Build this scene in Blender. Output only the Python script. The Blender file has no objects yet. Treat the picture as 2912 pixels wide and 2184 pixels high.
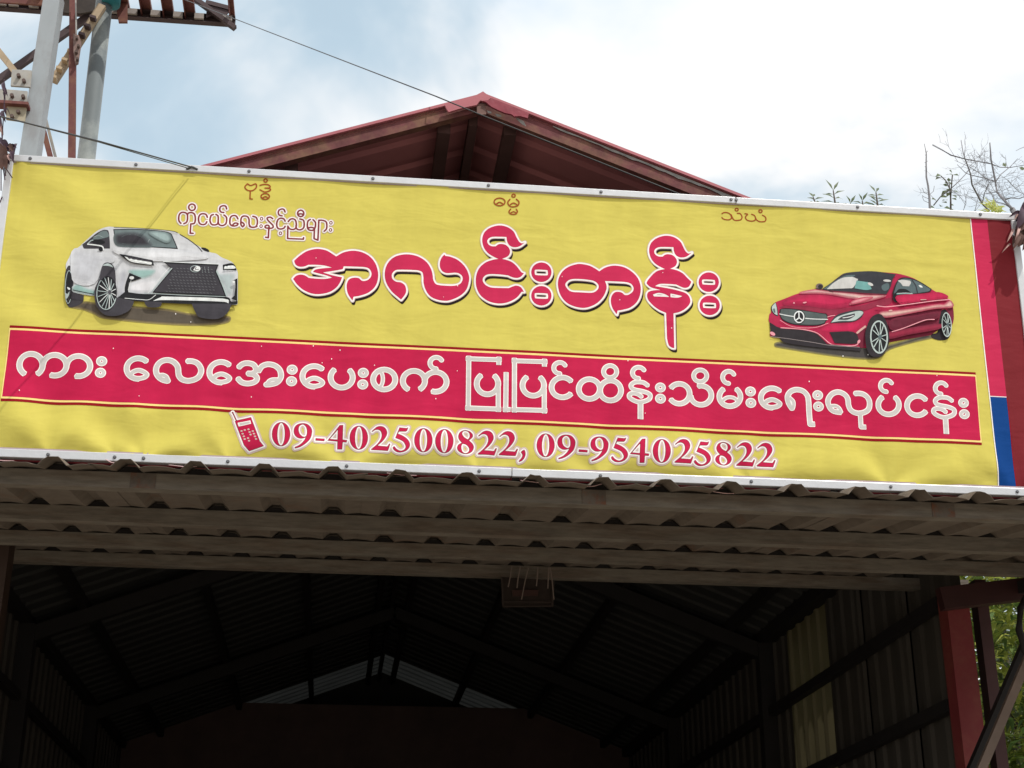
import bpy, math, random
import numpy as np
from mathutils import Vector, Matrix

# ------------------------------------------------------------------ camera, sky, sun, exposure
sc = bpy.context.scene
COL = sc.collection
PITCH, YAW, FPX = math.radians(22.5), math.radians(6.65), 4250.0
CAM = np.array([0.0, -4.883, 1.6])
FW = np.array([math.sin(YAW) * math.cos(PITCH), math.cos(YAW) * math.cos(PITCH), math.sin(PITCH)])
RT = np.array([math.cos(YAW), -math.sin(YAW), 0.0])
UP = np.cross(RT, FW)
cd = bpy.data.cameras.new('camera'); cam = bpy.data.objects.new('camera', cd); COL.objects.link(cam)
cam.matrix_world = Matrix(((RT[0], UP[0], -FW[0], CAM[0]), (RT[1], UP[1], -FW[1], CAM[1]), (RT[2], UP[2], -FW[2], CAM[2]), (0, 0, 0, 1)))
cd.sensor_width = 36.0; cd.lens = FPX / 2912.0 * 36.0; cd.clip_start = 0.05; cd.clip_end = 2000.0
sc.camera = cam

SUN_DIR = Vector((0.329, -0.470, 0.819)).normalized()
sun_el = math.asin(SUN_DIR.z); sun_az = math.atan2(SUN_DIR.x, SUN_DIR.y)
sd = bpy.data.lights.new('sun', 'SUN'); sd.energy = 2.9; sd.angle = math.radians(0.55); sd.color = (1.0, 0.95, 0.88)
so = bpy.data.objects.new('sun', sd); COL.objects.link(so)
so.rotation_euler = SUN_DIR.to_track_quat('Z', 'Y').to_euler(); so.location = (4, -6, 12)

world = bpy.data.worlds.new('World'); sc.world = world; world.use_nodes = True
nt = world.node_tree; nt.nodes.clear()
def WN(t, **k):
    n = nt.nodes.new(t)
    for a, b in k.items(): setattr(n, a, b)
    return n
wo = WN('ShaderNodeOutputWorld'); bgs = WN('ShaderNodeBackground'); bgc = WN('ShaderNodeBackground'); mx = WN('ShaderNodeMixShader')
sky = WN('ShaderNodeTexSky', sky_type='NISHITA'); sky.sun_disc = False; sky.sun_elevation = sun_el; sky.sun_rotation = sun_az
sky.air_density = 1.0; sky.dust_density = 0.8
bgs.inputs['Strength'].default_value = 0.13
nt.links.new(sky.outputs[0], bgs.inputs['Color'])
tc = WN('ShaderNodeTexCoord'); mp = WN('ShaderNodeMapping'); mp.inputs['Scale'].default_value = (1.0, 1.0, 1.7)
mp.inputs['Location'].default_value = (-6.527476, -6.094623, 13.880444)
nt.links.new(tc.outputs['Generated'], mp.inputs['Vector'])
n1 = WN('ShaderNodeTexNoise'); n1.inputs['Scale'].default_value = 3.0; n1.inputs['Detail'].default_value = 6.0; n1.inputs['Roughness'].default_value = 0.52; n1.inputs['Distortion'].default_value = 0.35
n2 = WN('ShaderNodeTexNoise'); n2.inputs['Scale'].default_value = 5.5; n2.inputs['Detail'].default_value = 5.0; n2.inputs['Roughness'].default_value = 0.5
nt.links.new(mp.outputs[0], n1.inputs['Vector']); nt.links.new(mp.outputs[0], n2.inputs['Vector'])
r1 = WN('ShaderNodeMapRange'); r1.interpolation_type = 'SMOOTHSTEP'
r1.inputs['From Min'].default_value = 0.31; r1.inputs['From Max'].default_value = 0.50; r1.inputs['To Min'].default_value = 0.72; r1.inputs['To Max'].default_value = 1.0
nt.links.new(n1.outputs['Fac'], r1.inputs['Value'])
cr = WN('ShaderNodeValToRGB'); cr.color_ramp.elements[0].position = 0.32; cr.color_ramp.elements[0].color = (0.78, 0.87, 0.95, 1)
cr.color_ramp.elements[1].position = 0.50; cr.color_ramp.elements[1].color = (1.0, 1.0, 1.0, 1)
nt.links.new(n2.outputs['Fac'], cr.inputs['Fac']); thin = WN('ShaderNodeMix', data_type='RGBA'); thin.inputs[6].default_value = (0.62, 0.78, 0.88, 1)
r3 = WN('ShaderNodeMapRange'); r3.interpolation_type = 'SMOOTHSTEP'; r3.inputs['From Min'].default_value = 0.33; r3.inputs['From Max'].default_value = 0.475
nt.links.new(n1.outputs['Fac'], r3.inputs['Value']); nt.links.new(r3.outputs[0], thin.inputs[0]); nt.links.new(cr.outputs[0], thin.inputs[7])
nt.links.new(thin.outputs[2], bgc.inputs['Color'])
bgc.inputs['Strength'].default_value = 1.06
nt.links.new(r1.outputs[0], mx.inputs[0]); nt.links.new(bgs.outputs[0], mx.inputs[1]); nt.links.new(bgc.outputs[0], mx.inputs[2])
nt.links.new(mx.outputs[0], wo.inputs['Surface'])

vs = sc.view_settings; vs.view_transform = 'Standard'; vs.look = 'None'; vs.exposure = 0.0; vs.gamma = 1.0; vs.use_curve_mapping = False
sc.render.engine = 'CYCLES'
sc.cycles.max_bounces = 8; sc.cycles.diffuse_bounces = 4; sc.cycles.use_denoising = True

# ------------------------------------------------------------------ helpers
random.seed(7); RNG = np.random.default_rng(11)
def ray(x, y): return FW + RT * (x - 1456) / FPX + UP * (1092 - y) / FPX
def on_y(x, y, Y):
    d = ray(x, y); return CAM + d * ((Y - CAM[1]) / d[1])
def on_x(x, y, X):
    d = ray(x, y); return CAM + d * ((X - CAM[0]) / d[0])

def srgb(r, g, b):
    f = lambda c: (c / 255 / 12.92) if c / 255 <= 0.04045 else ((c / 255 + 0.055) / 1.055) ** 2.4
    return (f(r), f(g), f(b))

def mat(name, col, rough=0.6, metal=0.0, var=0.12, vscale=6.0, bump=0.0, bscale=30.0, col2=None, c2amt=0.5, c2scale=4.0, spec=0.3, stretch=(1, 1, 1)):
    m = bpy.data.materials.new(name); m.use_nodes = True; t = m.node_tree; b = t.nodes['Principled BSDF']
    b.inputs['Roughness'].default_value = rough; b.inputs['Metallic'].default_value = metal; b.inputs['Specular IOR Level'].default_value = spec
    co = t.nodes.new('ShaderNodeTexCoord'); mpn = t.nodes.new('ShaderNodeMapping'); mpn.inputs['Scale'].default_value = stretch
    t.links.new(co.outputs['Object'], mpn.inputs[0])
    n = t.nodes.new('ShaderNodeTexNoise'); n.inputs['Scale'].default_value = vscale; n.inputs['Detail'].default_value = 6; n.inputs['Roughness'].default_value = 0.65
    t.links.new(mpn.outputs[0], n.inputs['Vector'])
    mr = t.nodes.new('ShaderNodeMapRange'); mr.inputs['From Min'].default_value = 0.25; mr.inputs['From Max'].default_value = 0.75
    mr.inputs['To Min'].default_value = 1 - var; mr.inputs['To Max'].default_value = 1 + var
    t.links.new(n.outputs['Fac'], mr.inputs['Value'])
    mul = t.nodes.new('ShaderNodeVectorMath'); mul.operation = 'SCALE'
    if col2:
        nn = t.nodes.new('ShaderNodeTexNoise'); nn.inputs['Scale'].default_value = c2scale; nn.inputs['Detail'].default_value = 8; nn.inputs['Roughness'].default_value = 0.7
        t.links.new(mpn.outputs[0], nn.inputs['Vector'])
        rr = t.nodes.new('ShaderNodeMapRange'); rr.inputs['From Min'].default_value = 0.62 - c2amt * 0.3; rr.inputs['From Max'].default_value = 0.72 - c2amt * 0.2
        t.links.new(nn.outputs['Fac'], rr.inputs['Value'])
        mi = t.nodes.new('ShaderNodeMix'); mi.data_type = 'RGBA'; mi.inputs[6].default_value = (*col, 1); mi.inputs[7].default_value = (*col2, 1)
        t.links.new(rr.outputs[0], mi.inputs[0]); t.links.new(mi.outputs[2], mul.inputs[0])
    else:
        mul.inputs[0].default_value = col
    t.links.new(mr.outputs[0], mul.inputs['Scale']); t.links.new(mul.outputs[0], b.inputs['Base Color'])
    if bump > 0:
        bn = t.nodes.new('ShaderNodeTexNoise'); bn.inputs['Scale'].default_value = bscale; bn.inputs['Detail'].default_value = 4
        t.links.new(mpn.outputs[0], bn.inputs['Vector'])
        bu = t.nodes.new('ShaderNodeBump'); bu.inputs['Strength'].default_value = bump; bu.inputs['Distance'].default_value = 0.01
        t.links.new(bn.outputs['Fac'], bu.inputs['Height']); t.links.new(bu.outputs[0], b.inputs['Normal'])
    return m

def tag(o, label=None, cat=None, group=None, kind=None):
    if label: o['label'] = label
    if cat: o['category'] = cat
    if group: o['group'] = group
    if kind: o['kind'] = kind
    return o
def empty(name, loc, label, cat, group=None):
    o = bpy.data.objects.new(name, None); COL.objects.link(o); o.location = loc; o.empty_display_size = 0.2
    return tag(o, label, cat, group)
def link(name, me, parent=None, mats=None):
    o = bpy.data.objects.new(name, me); COL.objects.link(o)
    if mats:
        for m in (mats if isinstance(mats, (list, tuple)) else [mats]): me.materials.append(m)
    if parent is not None:
        o.parent = parent
        w = Vector((0, 0, 0)); p = parent
        while p: w += p.location; p = p.parent
        o.location = -w          # geometry is written in world metres
    return o
class MB:
    def __init__(s): s.v = []; s.f = []; s.smooth = False
    def add(s, vs_, fs):
        b = len(s.v); s.v += [tuple(map(float, v)) for v in vs_]; s.f += [tuple(b + i for i in f) for f in fs]; return s
    def box(s, lo, hi):
        x0, y0, z0 = lo; x1, y1, z1 = hi
        return s.add([(x0, y0, z0), (x1, y0, z0), (x1, y1, z0), (x0, y1, z0), (x0, y0, z1), (x1, y0, z1), (x1, y1, z1), (x0, y1, z1)],
                     [(0, 3, 2, 1), (4, 5, 6, 7), (0, 1, 5, 4), (1, 2, 6, 5), (2, 3, 7, 6), (3, 0, 4, 7)])
    def beam(s, a, b, w, h, side=(0, 0, 1)):
        a = Vector(a); b = Vector(b); d = (b - a).normalized(); sd_ = Vector(side)
        u = d.cross(sd_)
        if u.length < 1e-4: u = d.cross(Vector((0, 1, 0)))
        u.normalize(); v = u.cross(d).normalized()
        P = []
        for p in (a, b):
            for su, sv in ((-1, -1), (1, -1), (1, 1), (-1, 1)): P.append(p + u * su * w / 2 + v * sv * h / 2)
        return s.add(P, [(0, 1, 2, 3), (7, 6, 5, 4), (0, 4, 5, 1), (1, 5, 6, 2), (2, 6, 7, 3), (3, 7, 4, 0)])
    def tube(s, pts, r, n=8):
        pts = [Vector(p) for p in pts]; rs = r if isinstance(r, (list, tuple)) else [r] * len(pts)
        b = len(s.v); k = len(pts)
        for i, p in enumerate(pts):
            d = (pts[min(i + 1, k - 1)] - pts[max(i - 1, 0)]).normalized()
            u = d.cross(Vector((0.13, 0.2, 1))).normalized(); v = d.cross(u)
            for j in range(n):
                a = 2 * math.pi * j / n; s.v.append(tuple(p + (u * math.cos(a) + v * math.sin(a)) * rs[i]))
        for i in range(k - 1):
            for j in range(n): s.f.append((b + i * n + j, b + i * n + (j + 1) % n, b + (i + 1) * n + (j + 1) % n, b + (i + 1) * n + j))
        s.f.append(tuple(b + j for j in range(n))[::-1]); s.f.append(tuple(b + (k - 1) * n + j for j in range(n)))
        return s
    def build(s, name, m, parent=None, smooth=False, bevel=0.0):
        me = bpy.data.meshes.new(name); me.from_pydata(s.v, [], s.f); me.update()
        if smooth: me.polygons.foreach_set('use_smooth', [True] * len(me.polygons))
        o = link(name, me, parent, m)
        if bevel > 0:
            bv = o.modifiers.new('bevel', 'BEVEL'); bv.width = bevel; bv.segments = 2; bv.limit_method = 'ANGLE'
        return o

# ------------------------------------------------------------------ the banner plane and its printed artwork
TILT = math.radians(3.1)
B0 = on_y(1456, 1327, 0.10); B0 = np.array([0.0, B0[1], B0[2]])
VU = np.array([0.0, -math.sin(TILT), math.cos(TILT)]); BN = np.array([0.0, -math.cos(TILT), -math.sin(TILT)])
BU0, BU1, BV0, BV1 = -1.262, 2.548, -0.012, 1.086        # inner opening of the aluminium frame
def px_uv(x, y):
    d = ray(x, y); p = CAM + d * (np.dot(B0 - CAM, BN) / np.dot(d, BN))
    return (p[0], float(np.dot(p - B0, VU)))
px_flat = px_uv
def px_uv(x, y):                                              # where this point of the print lies on the rippled sheet
    u, v = px_flat(x, y)
    if not (BU0 < u < BU1 and BV0 < v < BV1): return (u, v)
    w = float(wrinkle(np.array([u]), np.array([v]))[0]); p0 = B0 + BN * w; d = ray(x, y)
    p = CAM + d * (np.dot(p0 - CAM, BN) / np.dot(d, BN)); return (p[0], float(np.dot(p - p0, VU)))
def uv_w(u, v, off=0.0): return B0 + np.array([u, 0, 0]) + VU * v + BN * off
SCREW_BOT = [px_flat(*p)[0] for p in ((328, 1293), (410, 1297), (649, 1306), (986, 1319), (1362, 1334), (1706, 1348), (2134, 1367), (2530, 1383), (2889, 1398))]
SCREW_BOT = [-1.02] + SCREW_BOT
SCREW_TOP = [px_flat(*p)[0] for p in ((87, 458), (387, 478), (708, 498), (1060, 517), (1388, 542), (1708, 560), (2092, 584), (2437, 600), (2786, 623))]
_ph = [(random.uniform(2.0, 9.0), random.uniform(6.0, 22.0), random.uniform(0, 6.28), random.uniform(-0.5, 0.5)) for _ in range(14)]
def wrinkle(u, v):
    u = np.asarray(u, float); v = np.asarray(v, float)
    w = np.zeros_like(u + v)
    ends = [BU0] + sorted(SCREW_BOT) + [BU1]
    for a, b in zip(ends[:-1], ends[1:]):
        t = np.clip((u - a) / (b - a), 0, 1); s = np.sin(np.pi * t) ** 2 * min(1.0, (b - a) / 0.3)
        m = (u >= a) & (u < b)
        dv = np.maximum(v - BV0, 0)
        w += np.where(m, s * 0.034 * (1 - np.exp(-dv / 0.045)) * np.exp(-dv / 0.14), 0)
    for a in SCREW_BOT:                                   # tension creases fanning up from the bottom screws
        du = u - a; dv = v - BV0 + 0.01
        ang = np.arctan2(du, dv); r = np.hypot(du, dv)
        w += 0.0052 * np.cos(ang * 5.0 + a * 9) * np.exp(-((r - 0.13) / 0.09) ** 2)
    ends = [BU0] + sorted(SCREW_TOP) + [BU1]
    for a, b in zip(ends[:-1], ends[1:]):
        t = np.clip((u - a) / (b - a), 0, 1); m = (u >= a) & (u < b)
        w += np.where(m, np.sin(np.pi * t) ** 2 * 0.0040 * np.exp(-np.maximum(BV1 - v, 0) / 0.10), 0)
    for k, (fu, fv, p, c) in enumerate(_ph):              # low billows
        w += 0.00052 * np.sin(fu * u + fv * v * (0.6 if k % 2 else -0.5) + p) * (0.7 + 0.3 * np.sin(1.7 * u + p))
    d = (u - BU0) * 0.75 + (v - 0.75) * 1.0               # diagonal folds at the left end
    w += 0.0036 * np.sin(d * 21.0) * np.exp(-((u - BU0 - 0.15) / 0.42) ** 2)
    for (cu, cv, ru, rv, a) in DENTS:                     # short sagging dents
        w += a * np.exp(-((u - cu) / ru) ** 2 - ((v - cv) / rv) ** 2)
    return w
DENTS = []
for _ in range(90):
    cu = random.uniform(BU0, BU1); cv = random.uniform(0.05, 1.05)
    DENTS.append((cu, cv, random.uniform(0.05, 0.16), random.uniform(0.014, 0.035), random.uniform(-0.0011, 0.0011)))
for _ in range(16):
    DENTS.append((random.uniform(1.2, 2.3), random.uniform(0.62, 1.0), random.uniform(0.06, 0.15), random.uniform(0.013, 0.024), random.choice((-1, 1)) * random.uniform(0.0009, 0.0015)))
def cloth_points(uv, off):
    u = uv[:, 0]; v = uv[:, 1]; w = wrinkle(u, v) + off
    P = B0[None] + np.outer(u, [1, 0, 0]) + np.outer(v, VU) + np.outer(w, BN)
    e = 0.003
    wu = (wrinkle(u + e, v) - wrinkle(u - e, v)) / (2 * e); wv = (wrinkle(u, v + e) - wrinkle(u, v - e)) / (2 * e)
    N = BN[None] - np.outer(wu, [1, 0, 0]) - np.outer(wv, VU)
    N /= np.linalg.norm(N, axis=1)[:, None]
    return P, N

class Field:
    """signed distance on a grid in banner metres"""
    def __init__(s, pts, h=0.0015, pad=0.016):
        a = np.array(pts); s.h = h; s.pad = pad
        s.u0, s.v0 = a.min(0) - pad * 2; s.u1, s.v1 = a.max(0) + pad * 2
        s.nu = int((s.u1 - s.u0) / h) + 2; s.nv = int((s.v1 - s.v0) / h) + 2
        s.U = s.u0 + np.arange(s.nu) * h; s.V = s.v0 + np.arange(s.nv) * h
        s.D = np.full((s.nv, s.nu), 1.0)
    def win(s, lo, hi, m):
        i0 = max(int((lo[0] - m - s.u0) / s.h), 0); i1 = min(int((hi[0] + m - s.u0) / s.h) + 2, s.nu)
        j0 = max(int((lo[1] - m - s.v0) / s.h), 0); j1 = min(int((hi[1] + m - s.v0) / s.h) + 2, s.nv)
        return slice(j0, j1), slice(i0, i1)
    def seg(s, T, a, b, r, cap0=False, cap1=False, m=0.016):
        a = np.array(a); b = np.array(b); js, is_ = s.win(np.minimum(a, b), np.maximum(a, b), r + m)
        if js.start >= js.stop or is_.start >= is_.stop or np.hypot(*(b - a)) < 1e-7: return
        X, Y = np.meshgrid(s.U[is_], s.V[js]); L = np.hypot(*(b - a)) + 1e-9; dx, dy = (b - a) / L
        al = (X - a[0]) * dx + (Y - a[1]) * dy; pe = np.abs((X - a[0]) * dy - (Y - a[1]) * dx)
        cl = np.clip(al, 0, L); d = np.hypot(al - cl, pe) - r
        if cap0: d = np.where(al < 0, np.maximum(pe - r, -al), d)
        if cap1: d = np.where(al > L, np.maximum(pe - r, al - L), d)
        T[js, is_] = np.minimum(T[js, is_], d)
    def stroke(s, pts, w, butt=True):
        n = len(pts) - 1
        for i in range(n): s.seg(s.D, pts[i], pts[i + 1], w / 2, butt and i == 0, butt and i == n - 1)
    def poly(s, loops):
        allp = np.array([p for l in loops for p in l]); m = s.pad
        T = np.full_like(s.D, 1.0); ins = np.zeros(s.D.shape, bool)
        for l in loops:
            n = len(l)
            for i in range(n):
                a, b = l[i], l[(i + 1) % n]; s.seg(T, a, b, 0.0)
                if a[1] == b[1]: continue
                lo, hi = (a, b) if a[1] < b[1] else (b, a)
                j0 = int(math.ceil((lo[1] - s.v0) / s.h)); j1 = int(math.ceil((hi[1] - s.v0) / s.h))
                for j in range(max(j0, 0), min(j1, s.nv)):
                    uu = lo[0] + (hi[0] - lo[0]) * (s.V[j] - lo[1]) / (hi[1] - lo[1])
                    k = int(math.ceil((uu - s.u0) / s.h)); ins[j, :max(k, 0)] ^= True
        s.D = np.minimum(s.D, np.where(ins, -T, T))
def trace(S, iso=0.0, du=0.0, dv=0.0, run=6):
    """marching squares: everything where the field is below iso, as polygons"""
    D = S.D; I = D < iso; h = S.h
    code = I[:-1, :-1] * 1 + I[:-1, 1:] * 2 + I[1:, 1:] * 4 + I[1:, :-1] * 8
    V = []; Fc = []; nb = 0
    full = code == 15
    pad = np.zeros((full.shape[0], 1), bool); fp = np.concatenate([pad, full, pad], 1).astype(np.int8); df = np.diff(fp, axis=1)
    js, st = np.nonzero(df == 1); _, en = np.nonzero(df == -1)
    qs = []
    for j, a, b in zip(js, st, en):
        while a < b:
            e = min(b, (a // run + 1) * run); qs.append((j, a, e)); a = e
    if qs:
        q = np.array(qs); x0 = S.U[0] + q[:, 1] * h; x1 = S.U[0] + q[:, 2] * h; y0 = S.V[0] + q[:, 0] * h; y1 = y0 + h
        vv = np.stack([np.stack([x0, y0], 1), np.stack([x1, y0], 1), np.stack([x1, y1], 1), np.stack([x0, y1], 1)], 1).reshape(-1, 2)
        V.append(vv); Fc += [(4 * i + nb, 4 * i + 1 + nb, 4 * i + 2 + nb, 4 * i + 3 + nb) for i in range(len(qs))]; nb += len(vv)
    CO = [(0, 0), (0, 1), (1, 1), (1, 0)]                  # (row, col) offsets, counter-clockwise
    for c in range(1, 15):
        jj, ii = np.nonzero(code == c)
        if not len(jj): continue
        cols = []
        for k in range(4):
            k2 = (k + 1) % 4; a_in = bool(c >> k & 1); b_in = bool(c >> k2 & 1)
            r0, c0 = CO[k]; r1, c1 = CO[k2]
            if a_in: cols.append(np.stack([S.U[0] + (ii + c0) * h, S.V[0] + (jj + r0) * h], 1))
            if a_in != b_in:
                da = D[jj + r0, ii + c0]; db = D[jj + r1, ii + c1]; t = np.clip((iso - da) / (db - da), 0.02, 0.98)
                cols.append(np.stack([S.U[0] + (ii + c0 + (c1 - c0) * t) * h, S.V[0] + (jj + r0 + (r1 - r0) * t) * h], 1))
        n = len(cols); vv = np.stack(cols, 1).reshape(-1, 2); V.append(vv)
        Fc += [tuple(range(nb + n * i, nb + n * i + n)) for i in range(len(jj))]; nb += len(vv)
    if not V: return np.zeros((0, 2)), []
    P = np.concatenate(V); P[:, 0] += du; P[:, 1] += dv
    return P, Fc

STEP = 0.00032
class Print:
    """one printed motif: a stack of ink layers, each its own material, in one mesh"""
    def __init__(s, name, base=0.0009): s.name = name; s.items = []; s.base = base; s.boxes = []
    def put(s, S, m, iso=0.0, du=0.0, dv=0.0):
        P, F_ = trace(S, iso, du, dv)
        if not F_: return s
        lo = P.min(0); hi = P.max(0); lv = 0
        for (l2, h2, k) in s.boxes:
            if lo[0] < h2[0] and l2[0] < hi[0] and lo[1] < h2[1] and l2[1] < hi[1]: lv = max(lv, k + 1)
        s.boxes.append((lo, hi, lv)); s.items.append((P, F_, m, s.base + lv * STEP)); return s
    def poly(s, loops, m, h=0.0015):
        loops = [loops] if not isinstance(loops[0][0], (list, tuple, np.ndarray)) else loops
        S = Field([p for l in loops for p in l], h); S.poly(loops); return s.put(S, m)
    def line(s, pts, w, m, butt=False, h=0.0015):
        S = Field(pts, h, pad=0.016); S.stroke(pts, w, butt); return s.put(S, m)
    def build(s, parent):
        mats = []; V = []; Nn = []; F_ = []; idx = []; nb = 0
        for P, Fc, m, off in s.items:
            if m not in mats: mats.append(m)
            W, N = cloth_points(P, off); V.append(W); Nn.append(N)
            F_ += [tuple(i + nb for i in f) for f in Fc]; idx += [mats.index(m)] * len(Fc); nb += len(P)
        V = np.concatenate(V); Nn = np.concatenate(Nn)
        me = bpy.data.meshes.new(s.name); me.from_pydata([tuple(v) for v in V], [], F_)
        me.polygons.foreach_set('material_index', idx); me.polygons.foreach_set('use_smooth', [True] * len(F_)); me.update()
        me.normals_split_custom_set_from_vertices([tuple(n) for n in Nn])
        return link(s.name, me, parent, mats)

def crom(pts):
    """Catmull-Rom through points; (x, y, True) is a hard corner"""
    runs = []; cur = [pts[0]]
    for p in pts[1:]:
        cur.append(p)
        if len(p) > 2: runs.append(cur); cur = [p]
    if len(cur) > 1: runs.append(cur)
    out = [pts[0][:2]]
    for r in runs:
        P = [np.array(p[:2], float) for p in r]
        if len(P) == 2: out.append(tuple(P[1])); continue
        Q = [2 * P[0] - P[1]] + P + [2 * P[-1] - P[-2]]
        for i in range(1, len(Q) - 2):
            for k in range(1, 5):
                t = k / 4; a, b, c, d = Q[i - 1:i + 3]
                out.append(tuple(0.5 * ((2 * b) + (c - a) * t + (2 * a - 5 * b + 4 * c - d) * t * t + (3 * b - a - 3 * c + d) * t ** 3)))
    return out
class Z:
    """a patch of the artwork: origin and scale of the drawing the shapes below were measured in"""
    def __init__(s, x, y, k): s.x, s.y, s.k = x, y, k
    def m(s, p): return px_uv(s.x + p[0] / s.k, s.y + p[1] / s.k)
    def raw(s, txt):
        out = []
        for w in txt.split():
            h = w.endswith('!'); a, b = w.rstrip('!').split(','); out.append((float(a), float(b), True) if h else (float(a), float(b)))
        return out
    def path(s, txt, dx=0, dy=0, closed=False):
        r = [(p[0] + dx, p[1] + dy) + tuple(p[2:]) for p in s.raw(txt)]
        if closed:
            k = next((i for i, p in enumerate(r) if len(p) > 2), None)
            if k is None:
                P = [np.array(p[:2]) for p in r]; n = len(P); out = []
                for i in range(n):
                    a, b, c, d = P[i - 1], P[i], P[(i + 1) % n], P[(i + 2) % n]
                    for q in range(4):
                        t = q / 4; out.append(tuple(0.5 * ((2 * b) + (c - a) * t + (2 * a - 5 * b + 4 * c - d) * t * t + (3 * b - a - 3 * c + d) * t ** 3)))
                return [s.m(p) for p in out]
            r = r[k:] + r[:k] + [r[k]]
            return [s.m(p) for p in crom(r)[:-1]]
        return [s.m(p) for p in crom(r)]
    def arc(s, cx, cy, rx, ry, a0, a1, n=28):
        return [s.m((cx + rx * math.cos(math.radians(a0 + (a1 - a0) * i / n)), cy + ry * math.sin(math.radians(a0 + (a1 - a0) * i / n)))) for i in range(n + 1)]
    def ell(s, cx, cy, rx, ry, rot=0.0, n=28):
        o = []; c, q = math.cos(math.radians(rot)), math.sin(math.radians(rot))
        for i in range(n):
            a = 2 * math.pi * i / n; x, y = rx * math.cos(a), ry * math.sin(a); o.append(s.m((cx + x * c - y * q, cy + x * q + y * c)))
        return o
PXM = 0.00129                                                # metres per photo pixel near the banner centre

def ink(name, col, var=0.05, rough=0.42, spec=0.35):
    """vinyl print: flat colour, faint mottling, and the fine creases of the sheet (same relief in every ink)"""
    m = mat(name, col, rough=0.6, var=var * 1.3, vscale=11.0, spec=0.09, stretch=(1, 1, 0.35))
    t = m.node_tree; b = t.nodes['Principled BSDF']
    co = next(n for n in t.nodes if n.type == 'TEX_COORD')
    mpn = t.nodes.new('ShaderNodeMapping'); mpn.inputs['Scale'].default_value = (1.0, 1.0, 2.6); mpn.inputs['Rotation'].default_value = (0, 0.25, 0)
    t.links.new(co.outputs['Object'], mpn.inputs[0])
    a = t.nodes.new('ShaderNodeTexNoise'); a.inputs['Scale'].default_value = 4.2; a.inputs['Detail'].default_value = 3.2; a.inputs['Roughness'].default_value = 0.5; a.inputs['Distortion'].default_value = 0.3
    t.links.new(mpn.outputs[0], a.inputs['Vector'])
    bu = t.nodes.new('ShaderNodeBump'); bu.inputs['Strength'].default_value = 0.5; bu.inputs['Distance'].default_value = 0.012
    t.links.new(a.outputs['Fac'], bu.inputs['Height']); t.links.new(bu.outputs[0], b.inputs['Normal'])
    return m
I_YEL = ink('yellow_ink', (0.645, 0.565, 0.118), 0.05)
I_PINK = ink('crimson_ink', (0.53, 0.014, 0.070), 0.08)
I_PINK2 = ink('title_pink_ink', (0.58, 0.026, 0.095), 0.08)
I_RED = ink('dark_red_ink', (0.29, 0.006, 0.012))
I_CREAM = ink('cream_ink', (0.92, 0.72, 0.26))
I_WHITE = ink('white_ink', (0.93, 0.90, 0.88))
I_HALO = ink('pale_pink_ink', (0.64, 0.50, 0.46))
I_GREY = ink('pale_grey_ink', (0.61, 0.585, 0.565))
I_BLACK = ink('black_ink', (0.018, 0.010, 0.010))
I_MAROON = ink('maroon_ink', (0.205, 0.020, 0.027))
I_STRIPE = ink('pink_stripe_ink', (0.57, 0.026, 0.09))
I_BLUE = ink('blue_ink', (0.004, 0.055, 0.24))
I_BROWN = ink('brown_red_ink', (0.23, 0.040, 0.050))
I_RUST = ink('rust_red_ink', (0.33, 0.075, 0.018))
TONES = {}
def tone(name, r, g, b):
    k = (round(r), round(g), round(b))
    if k in TONES: return TONES[k]
    m = ink(name, srgb(r, g, b), 0.13); next(n for n in m.node_tree.nodes if n.type == 'TEX_NOISE').inputs['Scale'].default_value = 38.0
    TONES[k] = m; return m
def soft(Zz, txt, c0, c1, w, n=5, name='blend'):
    """a soft-edged printed patch: c0 at its rim to c1 inside, over w metres"""
    p = Zz.path(txt, closed=True); S = Field(p, 0.0015, pad=0.008); S.poly([p])
    D = S.D                                                 # windowed distance: inside beyond reach counts as deep
    for i in range(n):
        t = (i + 1) / n; pr.put(S, tone(f'{name}_{i}', *[c0[j] + (c1[j] - c0[j]) * t for j in range(3)]), w * 0.5 - w * t)

M_ALU = mat('aluminium_strip', (0.62, 0.63, 0.65), rough=0.38, metal=0.25, var=0.06, vscale=14, bump=0.08, bscale=60, spec=0.5)
M_SCREW = mat('dull_screw_steel', (0.16, 0.16, 0.17), rough=0.45, metal=0.7, var=0.1)
M_BACK = mat('banner_backing', (0.62, 0.58, 0.52), rough=0.8)

ban = empty('sign_banner', (0.62, 0.06, B0[2]), 'wide yellow printed shop banner with two cars in a screwed aluminium frame above the awning', 'banner')
# cloth: yellow sheet, a fine grid that follows the wrinkles
def cloth_grid(u0, u1, v0, v1, step, off, m, name):
    nu = max(2, int((u1 - u0) / step)); nv = max(2, int((v1 - v0) / step))
    gu, gv = np.meshgrid(np.linspace(u0, u1, nu + 1), np.linspace(v0, v1, nv + 1))
    P, N = cloth_points(np.stack([gu.ravel(), gv.ravel()], 1), off)
    F_ = []
    for j in range(nv):
        b = j * (nu + 1); F_ += [(b + i, b + i + 1, b + i + nu + 2, b + i + nu + 1) for i in range(nu)]
    me = bpy.data.meshes.new(name); me.from_pydata([tuple(p) for p in P], [], F_); me.polygons.foreach_set('use_smooth', [True] * len(F_)); me.update()
    me.normals_split_custom_set_from_vertices([tuple(n) for n in N])
    return link(name, me, ban, m)
cloth_grid(BU0 - 0.004, BU1 + 0.004, BV0 - 0.004, BV1 + 0.004, 0.008, 0.0, I_YEL, 'printed_sheet')
o = MB(); o.add([uv_w(BU0, BV0, -0.03), uv_w(BU1, BV0, -0.03), uv_w(BU1, BV1, -0.03), uv_w(BU0, BV1, -0.03)], [(3, 2, 1, 0)]); o.build('backing_sheet', M_BACK, ban)
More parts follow.
